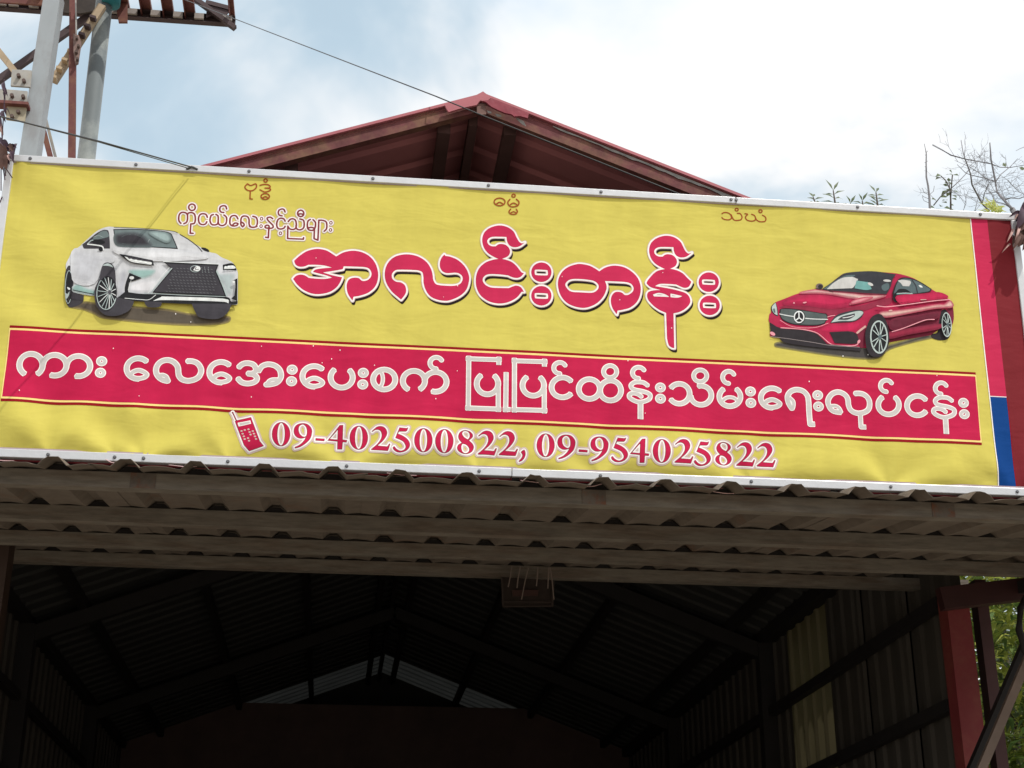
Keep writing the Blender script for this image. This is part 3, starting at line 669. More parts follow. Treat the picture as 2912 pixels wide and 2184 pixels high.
E_(C1, 1140, 648, 24, 16, WLT); E_(C1, 1215, 662, 24, 16, WLT); E_(C1, 1290, 675, 24, 15, WLT); E_(C1, 1365, 690, 24, 14, WLT); E_(C2, 1295, 760, 18, 13, WLT); E_(C2, 1345, 752, 18, 13, WLT); E_(C2, 1392, 748, 16, 12, WLT)
L_(C1, '560,300 640,270 720,300', 6, CH2); L_(C1, '990,300 1080,262 1200,262 1300,300', 5, GLS); L_(C1, '1000,395 1200,410 1420,420', 4, GLS)
L_(C2, '930,760 950,860', 5, CH2); L_(C2, '975,750 990,850', 5, CH2); L_(C2, '1030,750 1040,850', 5, CH2)
L_(C2, '350,676 760,695 1195,716', 11, CH); L_(C2, '478,785 330,950 170,1150', 17, CH2); L_(C2, '440,775 300,930 120,1160', 9, CH); L_(C2, '1162,830 1240,1000 1312,1200', 22, CH2)
E_(C2, 835, 790, 78, 52, CH2); E_(C2, 835, 790, 68, 43, K1); P_(C2, '845,750! 800,812! 870,826 912,800 905,762 880,750!', CH); L_(C2, '850,765 835,800 885,800', 9, K1)
P_(C1, '1115,840! 1305,920! 1110,985! 1098,1140! 1290,1225! 1090,1172 1045,1120 1058,1000', K2); E_(C1, 1150, 917, 36, 25, CH); L_(C1, '1140,960 1105,1130 1300,1170', 8, CH)
P_(C2, '-230,1140! 0,1172 300,1180 700,1200 1290,1215 1380,1290 1478,1278! 1478,1322! 1390,1338 780,1330 330,1310 150,1295 0,1290 -370,1250!', K2)
L_(C2, '60,1165 300,1175 700,1195 1280,1215', 9, CH2)
P_(C2, '190,1282! 320,1222 380,1215 1255,1246 1345,1318! 1200,1290 400,1268', CH); L_(C1, '1050,1240 1300,1262 1420,1262 1520,1190', 9, CH)
P_(C2, '1475,938! 1398,975! 1442,1010 1430,1200! 1380,1245! 1472,1285!', K2); E_(C2, 1420, 992, 20, 20, CH)
P_(C2, '780,1322! 1392,1325! 1340,1440 1260,1520 1130,1560 900,1530 830,1440', K1); P_(C2, '60,1285! 330,1298! 310,1360 250,1380 120,1375 80,1340', K1)
P_(C1, '668,940! 690,800 730,720 790,698 850,718 890,780 910,900 918,1225! 1190,1285! 1170,1350 1100,1440 950,1505 780,1505 680,1440 610,1330 588,1200 600,1080', K1)
P_(C1, '715,745 790,712 855,745 880,800 860,770 790,750', CH2)
ew = C1.ell(778, 1165, 152, 258, 4, n=40); pr.poly(ew, K2)
for k in range(16):
    a = 2 * math.pi * k / 16 + 0.15; x, y = 778 + 138 * math.cos(a), 1165 + 240 * math.sin(a)
    pr.line([C1.m((820 + 18 * math.cos(a), 1155 + 26 * math.sin(a))), C1.m((x, y))], 0.0024, CH2 if k % 3 else CH, True)
pr.line(C1.ell(778, 1165, 150, 252, 4, n=40)[2:26], 0.0030, CH2, False); E_(C1, 822, 1155, 26, 34, GLD)
er = C1.ell(192, 1060, 52, 250, 2, n=30); pr.poly(er, K2); pr.line(er[4:26], 0.0022, CH2); P_(C1, '170,1060 215,1080 205,1105 180,1090', CH); P_(C1, '140,1150 175,1165 205,1125 195,1190 160,1240 145,1200', CH2); L_(C1, '160,1300 190,1250 230,1100', 7, GLD); L_(C1, '185,850 165,950 160,1040', 6, GLD)
L_(C1, '265,1118 420,1150 580,1182', 13, K2); L_(C1, '400,988 480,1000 590,1032', 4, LINE); L_(C1, '685,630 685,660', 6, LINE)
pr.build(ban)

# ---- printed red coupe
C3, C4 = Z(2160, 750, 5.927), Z(2430, 750, 5.927)
R1 = tone('coupe_crimson', 178, 42, 78); R2 = tone('coupe_deep_red', 122, 42, 62); R3 = tone('coupe_wine', 146, 48, 72); RH = tone('coupe_highlight', 216, 172, 166); RP = tone('coupe_pink', 236, 160, 172)
DK = tone('coupe_black', 52, 48, 52); DT = tone('coupe_dark', 60, 62, 68); TE = tone('coupe_teal', 116, 168, 166); GL = tone('coupe_glass', 92, 108, 112); LG = tone('coupe_light_grey', 205, 205, 203); LT = tone('coupe_lamp', 186, 200, 197)
pr = Print('printed_red_coupe', 0.0009)
shp = C3.path('250,1390 420,1310 1700,1400! 2120,1380 2800,1180! 2960,1240 2600,1330 2200,1450 2000,1600 1700,1610 1200,1555 800,1495 400,1430', closed=True)
Sx = Field(shp, 0.0015); Sx.poly([shp]); pr.put(Sx, tone('coupe_shadow_rim', 140, 132, 86), 0.0); pr.put(Sx, tone('coupe_shadow_mid', 108, 103, 84), -0.004); pr.put(Sx, tone('coupe_shadow', 74, 71, 70), -0.008)
P_(C4, '1410,950 1440,820 1500,775 1560,790 1610,900 1628,1050 1612,1200 1550,1280 1420,1290 1300,1250 1285,1190! 1400,1150', DK)
P_(C3, '150,950! 165,850 190,830 200,720 270,650 400,600 600,520 750,480 930,450 1080,440! 1200,330 1350,210 1450,160 1700,135 1950,138 2250,160 2400,185 2600,250 2800,370 2960,470 3130,560 3200,620 3250,700 3270,850 3265,970 3230,1070! 3190,900 3150,790 3090,775 3030,860 3008,1120! 2880,1205! 2170,1330! 2000,1420 1700,1420! 1180,1380 900,1320 250,1240 170,1210! 180,1120 170,1020', R1)
soft(C3, '1150,1040 1400,1030 1700,980 1660,1080 1560,1140 1180,1150 1050,1130', (178, 42, 78), (196, 40, 84), 0.010, 3)
P_(C3, '2090,900! 2500,850 3030,760 3060,790 3015,1000 3008,1120! 2880,1200! 2170,1330! 2150,1100', R2)
P_(C3, '3150,780! 3240,720 3268,850 3262,970 3230,1068! 3195,900', R2)
P_(C3, '310,740! 560,690 900,720 1200,770 1500,740 1778,690 2080,600 2240,580 2180,690 1950,730 1778,790 1300,850 1150,900 1100,830 700,775', R3)
P_(C3, '1640,1170! 1778,1090 1760,1410! 1690,1410', R2)
soft(C3, '560,600 900,520 1300,560 1620,620 1500,690 1200,740 800,690 420,680', (160, 45, 76), (196, 44, 86), 0.022, 5)
soft(C3, '680,500 930,450 1120,470 1500,505 1778,538 2115,545 1778,640 1520,690 1650,605 1480,575 1200,520 950,500', (190, 70, 96), (222, 186, 180), 0.011, 6)
soft(C3, '1550,640 1700,585 1900,575 1780,630 1560,690', (190, 60, 90), (218, 140, 150), 0.008, 3)
P_(C3, '1040,440! 1200,330 1350,215 1450,165 1700,140 1950,140 2295,190! 2240,260 2200,400 2125,528! 1778,508 1200,462!', DT)
P_(C3, '1070,435! 1220,330 1360,245 1460,205 1600,200 1560,232 1400,240 1250,320 1120,440!', GL)
P_(C3, '1122,440! 1250,325 1400,245 1560,232! 1620,260 1648,282 1570,412 1500,425!', LG); P_(C3, '1625,295! 1778,318 1830,330 1880,440! 1778,455 1590,425!', TE)
L_(C3, '1170,472 1500,492 1778,512 2110,530', 16, R2)
E_(C4, 258, 357, 50, 24, LG, 25); E_(C4, 540, 296, 66, 20, LG, 4); P_(C4, '460,370 560,340 570,430 500,470 450,430', GL)
P_(C4, '630,500! 680,350 745,262 850,240 1000,270 1150,345 1295,440! 1235,492 960,530 640,560!', DK); P_(C4, '655,500! 700,360 760,285 850,262 1000,290 1130,355 1272,440! 1220,480 960,515 680,530!', GL)
P_(C4, '715,298! 800,282 930,300! 940,335 910,392! 805,388! 765,335', LG); P_(C4, '1065,370! 1110,375 1145,412! 1095,408', CH); L_(C4, '960,290 1020,380 1050,500', 22, DT)
P_(C4, '690,490 740,440 850,440 930,490 965,530 900,562 760,560 800,610! 740,655 660,650 630,560!', K2); L_(C4, '705,520 840,512 962,518', 22, TE); L_(C4, '705,512 840,506 962,512', 8, CH)
E_(C3, 1003, 392, 62, 50, tone('coupe_mirror', 120, 104, 102)); E_(C3, 1018, 400, 40, 38, DK); L_(C3, '950,430 1100,452 1230,488', 11, DK)
P_(C3, '195,720 270,650! 300,760 312,892! 250,865 200,805', DK); P_(C3, '208,725 265,662! 288,760 300,875! 250,845 215,795', LT); P_(C3, '225,770 250,760 262,830 240,820', GL)
P_(C3, '1185,1002! 1280,880 1420,825 1600,787 1720,792 1748,840 1700,915 1580,980 1400,995', DT); P_(C3, '1200,996! 1300,905 1450,850 1640,803 1730,812 1735,850 1650,930 1560,966 1350,972', LT); P_(C3, '1310,948! 1400,890 1600,842! 1590,890 1480,948', K1); L_(C3, '1400,920 1500,905 1580,880', 14, CH)
P_(C3, '335,790! 370,760 600,768 1120,845! 1145,905 1095,1015! 950,1048 600,1035 400,965 335,870', K2); P_(C3, '352,795! 375,772 600,782 1110,858! 1130,905 1085,1003! 950,1032 600,1020 405,950 350,870', tone('coupe_grille', 88, 98, 98))
for k in range(9): L_(C3, f'{400+k*85},{785+k*7} {392+k*85},{940+k*8}', 3, DT)
L_(C3, '335,853 450,878 575,898', 17, CH); L_(C3, '750,925 900,938 1140,945', 17, CH)
E_(C3, 668, 905, 98, 112, K2); E_(C3, 660, 905, 90, 104, CH); E_(C3, 660, 905, 70, 84, K2)
for t in ('658,918 656,828', '658,918 598,968', '658,918 722,970'): L_(C3, t, 19, CH)
P_(C3, '165,990! 350,1090 700,1120 930,1172 1040,1262 1150,1372! 900,1332 260,1242 178,1130!', DK); P_(C3, '1172,1158! 1560,1150 1660,1262 1620,1352 1262,1342! 1210,1230', DK)
L_(C3, '355,1085 700,1110 930,1160 1040,1230 1180,1350 1300,1382 1600,1385 1680,1310', 17, RP); L_(C3, '340,960 500,1055 700,1090 950,1080 1150,1010', 9, RP); E_(C3, 215, 1185, 48, 28, RP, 30); E_(C3, 1668, 1318, 22, 34, RP, 30)
L_(C3, '1640,1172 1700,1122 1775,1065', 36, RH); E_(C3, 755, 663, 34, 13, RP, -12); E_(C3, 575, 668, 14, 16, RP); L_(C3, '1140,905 1200,885 1265,878', 14, RP); L_(C3, '1240,690 1500,640 1778,575', 6, R1)
P_(C3, '330,1262! 900,1335 1690,1420! 1700,1480! 900,1410 430,1340', DK); L_(C3, '185,1235 500,1275 900,1335 1200,1385 1680,1415', 10, tone('coupe_lip', 152, 142, 142))
soft(C4, '425,835 700,805 1000,770 1380,705 1500,705 1590,640 1645,705 1610,742 1500,748 1300,765 1000,822 520,908', (176, 60, 86), (222, 182, 172), 0.011, 6)
soft(C4, '620,960 1000,900 1380,840 1400,900 1330,940 1100,980 640,1130', (122, 42, 62), (104, 40, 56), 0.012, 4)
soft(C4, '560,1180 1380,1040 1390,1110 900,1200 580,1270', (122, 42, 62), (150, 46, 70), 0.012, 4)
soft(C4, '700,560 1100,530 1400,500 1560,580 1300,620 900,670 760,690', (178, 42, 78), (198, 46, 86), 0.012, 3)
L_(C4, '365,725 450,738 560,740 900,700 1300,645 1590,618', 17, RP); L_(C4, '650,678 900,660', 6, R2); L_(C4, '1100,640 1200,628', 12, R2); L_(C4, '1100,625 1190,622', 14, RH); E_(C4, 592, 806, 34, 13, RH, -8)
L_(C4, '615,1165 750,1125 900,1070 1080,1000 1200,962 1325,958', 16, RP); L_(C4, '600,1250 900,1190 1380,1120', 5, R1)
P_(C4, '165,1200 200,1050 260,930 350,870 430,875 500,960 550,1100 568,1300 540,1420 450,1560 350,1590 250,1560 180,1420', DK)
for (cx, cy, rx, ry, n, rot) in ((395, 1255, 150, 280, 10, -2), (1535, 1045, 84, 208, 10, -3)):
    e = C4.ell(cx, cy, rx, ry, rot, n=44); pr.poly(e, LT)
    pr.poly(C4.ell(cx - 1, cy - 2, rx * 0.84, ry * 0.90, rot, n=40), K2)
    for k in range(n):
        a = 2 * math.pi * (k + 0.3 * (k % 2)) / n + 0.3
        pr.line([C4.m((cx + 12, cy)), C4.m((cx + rx * 0.84 * math.cos(a), cy + ry * 0.90 * math.sin(a)))], 0.0034 if rx > 100 else 0.0024, LT, True)
    E_(C4, cx + 12, cy, rx * 0.2, ry * 0.14, GL)
pr.build(ban)
# ---- paint and dirt specks on the print
pr = Print('paint_specks', 0.0009 + 14 * STEP)
sp = [(x, y, r * 0.85) for x, y, r in [(323, 992, 3.0), (56, 1111, 3.0), (396, 1127, 2.4), (891, 985, 3.2), (943, 1022, 3.2), (916, 1033, 2.6), (967, 997, 3.4), (744, 986, 2.6), (1065, 1040, 2.8), (1239, 1135, 3.0), (715, 1130, 3.0), (1300, 1056, 2.4), (1785, 1027, 3.0), (1834, 1176, 2.4), (2300, 1086, 3.4), (2663, 1069, 2.6), (500, 894, 3.4), (604, 904, 3.2), (543, 917, 2.8), (491, 821, 3.4), (2396, 1014, 3.4), (2467, 1010, 2.8), (899, 735, 2.2), (1301, 814, 2.8), (1598, 788, 2.2), (1762, 854, 2.4), (1884, 777, 2.4), (1909, 934, 2.8), (1261, 846, 1.8), (2610, 904, 2.4), (2572, 948, 2.4), (645, 874, 2.0)]]
for x, y, r in sp:
    e = [px_uv(x + r * 0.55 * math.cos(a * 0.785), y + r * 0.75 * math.sin(a * 0.785)) for a in range(8)]; pr.poly(e, I_WHITE, 0.0008)
pr.build(ban)

# ------------------------------------------------------------------ ground
M_GROUND = mat('dusty_ground', (0.29, 0.245, 0.19), rough=0.95, var=0.25, vscale=0.8, bump=0.5, bscale=12, col2=(0.36, 0.32, 0.27), c2scale=0.6)
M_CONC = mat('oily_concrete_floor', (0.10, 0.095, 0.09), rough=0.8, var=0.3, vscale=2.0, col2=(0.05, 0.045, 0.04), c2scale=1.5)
g = MB(); g.add([(-300, -300, 0), (300, -300, 0), (300, 300, 0), (-300, 300, 0)], [(0, 1, 2, 3)]); tag(g.build('ground', M_GROUND), kind='structure')

# ------------------------------------------------------------------ materials of the shed
M_RUSTP = mat('rusty_red_paint', (0.135, 0.042, 0.044), rough=0.75, var=0.35, vscale=22, col2=(0.17, 0.085, 0.055), c2scale=6, bump=0.15, bscale=40)
M_RIM = mat('rose_red_sheet', (0.40, 0.125, 0.145), rough=0.45, var=0.12, vscale=5)
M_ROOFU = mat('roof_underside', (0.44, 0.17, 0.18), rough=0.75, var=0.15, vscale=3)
M_ROOFI = mat('shaded_roof_underside', (0.036, 0.036, 0.035), rough=0.75, var=0.2, vscale=3)  # same roof farther in, the interior shade put into its colour
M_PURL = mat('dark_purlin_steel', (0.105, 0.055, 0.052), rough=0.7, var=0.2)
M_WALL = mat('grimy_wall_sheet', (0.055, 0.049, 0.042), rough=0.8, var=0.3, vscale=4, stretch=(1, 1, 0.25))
M_DIM = mat('dim_steel', (0.016, 0.014, 0.014), rough=0.7, var=0.2)  # interior shade put into this steel's colour; also plain dark parts
M_CRED = mat('red_column_paint', (0.18, 0.028, 0.031), rough=0.65, var=0.15, vscale=4, col2=(0.20, 0.05, 0.04), c2scale=5)
M_GALV = mat('weathered_galvanised', (0.160, 0.142, 0.119), rough=0.75, var=0.32, vscale=26, stretch=(0.35, 1, 2.5), col2=(0.130, 0.102, 0.080), c2scale=7, bump=0.08, bscale=50)
M_AWN = mat('awning_underside', (0.150, 0.124, 0.101), rough=0.85, var=0.22, vscale=14, col2=(0.150, 0.098, 0.070), c2scale=3.2, c2amt=0.2)
M_CDK = mat('dull_maroon_post', (0.07, 0.03, 0.03), var=0.2); M_GREYP = mat('flaking_grey', (0.24, 0.23, 0.22), rough=0.8, var=0.35, vscale=25)
def translucent(name, col):
    m = bpy.data.materials.new(name); m.use_nodes = True; t = m.node_tree; b = t.nodes['Principled BSDF']; b.inputs['Base Color'].default_value = (*col, 1); b.inputs['Roughness'].default_value = 0.5
    tr = t.nodes.new('ShaderNodeBsdfTranslucent'); tr.inputs[0].default_value = (*col, 1); mi = t.nodes.new('ShaderNodeMixShader'); mi.inputs[0].default_value = 0.5
    n = t.nodes.new('ShaderNodeTexNoise'); n.inputs['Scale'].default_value = 6; mr = t.nodes.new('ShaderNodeMapRange'); mr.inputs['To Min'].default_value = 0.15; mr.inputs['To Max'].default_value = 0.5
    t.links.new(n.outputs['Fac'], mr.inputs['Value']); t.links.new(mr.outputs[0], mi.inputs[0])
    t.links.new(b.outputs[0], mi.inputs[1]); t.links.new(tr.outputs[0], mi.inputs[2]); t.links.new(mi.outputs[0], t.nodes['Material Output'].inputs['Surface']); return m
M_TRW = translucent('yellowed_fibre_sheet', (0.155, 0.132, 0.075)); M_TRR = translucent('milky_roof_panel', (0.021, 0.022, 0.021))

# ------------------------------------------------------------------ entrance awning
def front_x(px): return on_y(px, 1350, 0.0)[0]
XC = [front_x(p) for p in (152, 358, 557, 752, 946, 1137, 1325, 1517, 1709, 1885, 2069, 2251, 2430, 2597, 2767)]
pit = (XC[-1] - XC[0]) / (len(XC) - 1)
XC = [XC[0] - pit * k for k in (3, 2, 1)] + XC + [XC[-1] + pit * k for k in (1, 2)]
BEAMS = [(0.0907, 3.2822), (0.946, 3.4245), (1.705, 3.5391), (2.509, 3.6748)]
def zs(Y): return float(np.interp(Y, [-1.0] + [b[0] for b in BEAMS] + [4.0], [3.2822 - 1.0907 * 0.165] + [b[1] for b in BEAMS] + [3.6748 + 0.25]))
def prof(x):
    i = int(np.searchsorted(XC, x)); a = XC[max(i - 1, 0)]; b = XC[min(i, len(XC) - 1)]
    d = min(abs(x - a), abs(x - b)); c = 0.030 * max(0.0, min(1.0, (0.047 - d) / 0.028))
    if b > a and d > 0.047: t = (x - a - 0.047) / (b - a - 0.094); c += 0.0075 * math.sin(math.pi * max(0, min(1, t))) ** 1.2
    return c
awn = empty('entrance_awning', (0.6, 1.2, 3.4), 'sloping corrugated sheet awning on weathered steel purlins, seen from below under the yellow banner', 'awning')
k = 0; edges = [XC[0] - pit / 2] + [(XC[i] + XC[i + 1]) / 2 for i in range(3, len(XC) - 1, 4)] + [XC[-1] + pit / 2]
for a, b in zip(edges[:-1], edges[1:]):
    q = MB(); xs = []
    x = a - 0.004
    inner = sorted([a - 0.004, b + 0.004] + [c + o for c in XC for o in (-0.047, -0.032, -0.017, 0.0, 0.017, 0.032, 0.047) if a < c + o < b] + [c + pit * f for c in XC for f in (0.28, 0.36, 0.44, 0.5, 0.56, 0.64, 0.72) if a < c + pit * f < b])
    ys = [-0.045, -0.01] + [0.09 + 0.3 * i for i in range(9)] + [2.58]
    off = 0.0022 * (k % 2); jag = {}
    for j, Y in enumerate(ys):
        for i, x in enumerate(inner):
            dz = prof(x) + 0.0005 + off + (random.uniform(-0.0012, 0.0012) if j < 2 else 0) + 0.004 * math.sin(x * 2.3 + k) * (Y > 0.2)*0.5
            y2 = Y + (random.uniform(-0.006, 0.003) if j == 0 else 0)
            q.v.append((x, y2, zs(Y) + dz - (0.009 if j == 0 else 0.005 if j == 1 else 0)))
    n = len(inner)
    for j in range(len(ys) - 1): q.f += [(j * n + i, j * n + i + 1, (j + 1) * n + i + 1, (j + 1) * n + i) for i in range(n - 1)]
    o = q.build('roof_sheet', M_AWN, awn); sm = o.modifiers.new('thickness', 'SOLIDIFY'); sm.thickness = 0.0012; sm.offset = 1.0; k += 1
# top lips on a few front crests, sunlight painted in as pink
for Y, Zt in BEAMS:                                           # dark strip painting the shade of the sheet-wave recesses over each purlin
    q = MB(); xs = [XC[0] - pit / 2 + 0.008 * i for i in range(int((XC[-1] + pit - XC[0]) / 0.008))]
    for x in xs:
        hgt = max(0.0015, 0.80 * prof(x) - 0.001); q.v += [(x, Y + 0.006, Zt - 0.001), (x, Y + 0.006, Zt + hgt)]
    q.f = [(2 * i, 2 * i + 2, 2 * i + 3, 2 * i + 1) for i in range(len(xs) - 1)]; q.build('crest_shade_strip', M_DIM, awn)
for i, (Y, Zt) in enumerate(BEAMS):
    h = (0.056, 0.062, 0.058, 0.060)[i]; q = MB(); x0, x1 = -2.55, (4.3, 4.3, 4.3, 3.30)[i]
    q.box((x0, Y, Zt - h), (x1, Y + 0.0035, Zt)); q.box((x0, Y + 0.0035, Zt - h), (x1, Y + 0.045, Zt - h + 0.0035)); q.box((x0, Y + 0.0035, Zt - 0.0035), (x1, Y + 0.045, Zt)); q.box((x0, Y + 0.0415, Zt - h + 0.0035), (x1, Y + 0.045, Zt - h + 0.018))
    q.build('purlin', M_GALV, awn)
for px_ in (408, 1690, 2675, -250):                         # welded plates and rust stains on the front purlin
    X = on_y(px_, 1370, 0.09)[0]; q = MB(); q.box((X - 0.045, 0.0875, 3.228), (X + 0.04, 0.0907, 3.281)); q.build('splice_plate', mat('stained_plate', (0.125, 0.105, 0.088), var=0.35, vscale=14, col2=(0.16, 0.07, 0.04), c2scale=20), awn)
q = MB(); 
q.box((-2.55, 0.128, 3.322), (3.45, 0.140, 3.420)); q.box((-2.55, 0.112, 3.3235), (3.45, 0.128, 3.3265)); q.build('maroon_rail', mat('maroon_rail_paint', (0.42, 0.055, 0.080), rough=0.5, var=0.15), awn)
for px_, py_ in ((518, 1320), (1466, 1359), (2372, 1396)):
    p = on_y(px_, py_, 0.118); q = MB(); q.box((p[0] - 0.013, 0.110, p[2] - 0.010), (p[0] + 0.013, 0.121, p[2] + 0.014)); q.build('fixing_clip', M_DIM, awn)
q = MB(); xs = [XC[-1] + pit / 2 + 0.04 * i for i in range(24)]
for Y in (-0.045, 0.6, 1.2, 2.35):
    for x in xs: q.v.append((x, Y, zs(Y) + 0.004 + 0.03 * max(0, math.cos((x - XC[-1]) / pit * 2 * math.pi) - 0.5) * 2))
n = len(xs); q.f = [(j * n + i, j * n + i + 1, (j + 1) * n + i + 1, (j + 1) * n + i) for j in range(3) for i in range(n - 1)]
q.build('roof_sheet', M_AWN, awn)
M_SUNLIP = mat('sunlit_lip_pink', (0.75, 0.50, 0.50), rough=0.4)  # pale pink lips: sunlight on the sheet edge put into the colour
for p0, p1 in (((1480, 1366), (1652, 1383)), ((1668, 1384), (1712, 1376)), ((1100, 1345), (1185, 1352)), ((480, 1322), (560, 1327)), ((300, 1306), (330, 1318)), ((2020, 1397), (2100, 1404)), ((-20, 1306), (40, 1310))):
    a_ = Vector(on_y(p0[0], p0[1], 0.09)); b_ = Vector(on_y(p1[0], p1[1], 0.09)); q = MB(); q.tube([a_, a_.lerp(b_, 0.5) + Vector((0, 0, -0.003)), b_], [0.0010, 0.0018, 0.0009], 5).build('sunlit_lip', M_SUNLIP, awn)
for X in (-2.2, 3.3):
    q = MB(); q.beam((X, 0.1, 3.19), (X, 2.55, 3.575), 0.05, 0.06); q.build('rafter', M_DIM, awn)

# ------------------------------------------------------------------ workshop shed
GY = 0.20
ap = on_y(1375, 268, GY); lf = on_y(555, 478, GY); rt_ = on_y(2145, 570, GY)
XR, ZR = float(ap[0]), float(ap[2]); SL = (ZR - lf[2]) / (XR - lf[0]); SR = (ZR - rt_[2]) / (rt_[0] - XR)
XL, XW = -2.10, 3.0
shed = empty('workshop_shed', (0.45, 6.0, 0.0), 'open-fronted steel shed with a red gabled sheet roof and a dark interior, behind the banner', 'building')
def roof_z(x): return ZR - (SL * (XR - x) if x < XR else SR * (x - XR))
def rib(t):                                                   # trapezoid sheet section, pitch 0.2 m
    f = (t / 0.2) % 1.0
    return 0.0 if f < 0.62 else 0.018 * (1 if 0.70 < f < 0.92 else (f - 0.62) / 0.08 if f <= 0.70 else (1 - f) / 0.08)
def roof_piece(side, y0, y1, m):
    q = MB(); xe = (XL - 0.28) if side < 0 else (XW + 0.28)
    ts = sorted(set([0.0, y1 - y0] + [0.2 * i + o for i in range(int((y1 - y0) / 0.2 + 0.5)) for o in (0.0, 0.124, 0.14, 0.184)]))
    for x in (XR, xe):
        for t in ts: q.v.append((x, y0 + t, roof_z(x) - 0.006 + rib(t) - 0.018))
    n = len(ts); q.f = [(i, i + 1, n + i + 1, n + i) for i in range(n - 1)]
    return q.build('roof_sheet', m, shed)
YB = 11.6; YK = 10.5
ys = [GY + 0.8 * i for i in range(13)] + [10.6, YB]
for side in (-1, 1):
    for i in range(len(ys) - 1):
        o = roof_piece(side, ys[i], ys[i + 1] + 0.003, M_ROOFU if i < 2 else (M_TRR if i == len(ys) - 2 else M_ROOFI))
        if i == len(ys) - 2: o['label'] = 'paler see-through roof sheet at the back gable'
# sheet rims, rake channels, ridge cap
for side in (-1, 1):
    xe = (XL - 0.28) if side < 0 else (XW + 0.28)
    a = Vector((XR, GY - 0.006, ZR - 0.005)); b = Vector((xe, GY - 0.006, roof_z(xe) - 0.005))
    MB().beam(a + Vector((0, 0, -0.003)), b + Vector((0, 0, -0.003)), 0.012, 0.012, side=(0, 1, 0) if 0 else (0, 0, 1)).build('sheet_edge', M_RIM, shed)
    hh = 0.058 if side < 0 else 0.066
    dz = Vector((0, 0, -0.008 - hh / 2)); a2 = a + dz + Vector((0, 0.012, 0)); b2 = b + dz + Vector((0, 0.012, 0))
    q = MB(); q.beam(a2, b2, 0.004, hh); q.beam(a2 + Vector((0, 0.02, -hh / 2 + 0.002)), b2 + Vector((0, 0.02, -hh / 2 + 0.002)), 0.036, 0.004); q.build('rake_channel', M_RUSTP, shed)
    if side > 0:                                              # flaking pale paint along the top of the right channel
        q = MB(); n = 90; P = []
        for i in range(n + 1):
            t = 0.10 + 0.85 * i / n; p = a.lerp(b, t); w = 0.006 + 0.007 * abs(math.sin(i * 0.9) * math.sin(i * 0.37 + 1)) + random.uniform(0, 0.003)
            w *= 0.4 + 0.9 * math.exp(-((t - 0.33) / 0.12) ** 2) + 0.3 * math.sin(t * 9) ** 2
            P += [(p.x, GY - 0.0015, p.z - 0.016), (p.x, GY - 0.0015, p.z - 0.016 - w)]
        q.v = P; q.f = [(2 * i, 2 * i + 2, 2 * i + 3, 2 * i + 1) for i in range(n)]; q.build('flaking_strip', M_GREYP, shed)
def plate(name, pts, Y, th, m, parent, zoom=(0, 0, 1)):
    P = [on_y(zoom[0] + x / zoom[2], zoom[1] + y / zoom[2], Y) for x, y in pts]; n = len(P)
    q = MB(); q.v = [tuple(p) for p in P] + [(p[0], p[1] + th, p[2]) for p in P]
    q.f = [tuple(range(n)), tuple(range(2 * n - 1, n - 1, -1))] + [(i, (i + 1) % n, n + (i + 1) % n, n + i) for i in range(n)]
    return q.build(name, m, parent)
zz = (1200, 200, 2.765)
plate('ridge_cap', [(178, 268), (300, 232), (430, 192), (480, 165), (545, 216), (520, 235), (478, 240), (458, 236), (430, 272), (330, 292), (300, 300), (210, 327), (195, 305)], 0.170, 0.012, M_RIM, shed, zz)
plate('ridge_cap', [(548, 218), (700, 278), (842, 336), (832, 376), (770, 358), (725, 362), (705, 345), (655, 335), (600, 312), (545, 285), (505, 250), (482, 242), (522, 236)], 0.166, 0.010, mat('creased_cap', (0.24, 0.040, 0.058), rough=0.4, var=0.25, vscale=12, bump=0.4, bscale=18), shed, zz)
plate('corner_bracket', [(432, 262), (500, 262), (505, 345), (470, 348), (432, 340)], 0.181, 0.006, mat('corner_rust', (0.16, 0.085, 0.07), var=0.3, vscale=20), shed, zz)
for pts in ([(478, 295), (495, 300), (500, 315), (485, 312)], [(510, 315), (545, 325), (548, 338), (520, 335)], [(575, 340), (620, 348), (625, 365), (590, 362)], [(735, 365), (800, 400), (820, 440), (790, 425), (745, 385)]):
    plate('paint_flake', pts, 0.1835, 0.002, M_GREYP, shed, zz)
# purlins along the shed under the roof
for xx in [on_y(1345, 400, 0.3)[0]] + [on_y(1262, 400, 0.3)[0], on_y(1450, 400, 0.3)[0]] + [XR - 0.75, XR - 1.45, XR - 2.2, XR + 0.80, XR + 1.5, XR + 2.25]:
    zc = roof_z(xx) - 0.026; w = 0.035 if abs(xx - XR) < 0.06 else 0.05
    MB().box((xx - w / 2, GY + 0.09, zc - 0.055), (xx + w / 2, 2.0, zc)).build('roof_purlin', M_PURL, shed); MB().box((xx - w / 2, 2.001, zc - 0.075), (xx + w / 2, YB, zc)).build('roof_purlin', M_DIM, shed)  # rear length dimmer: shade of the interior painted in
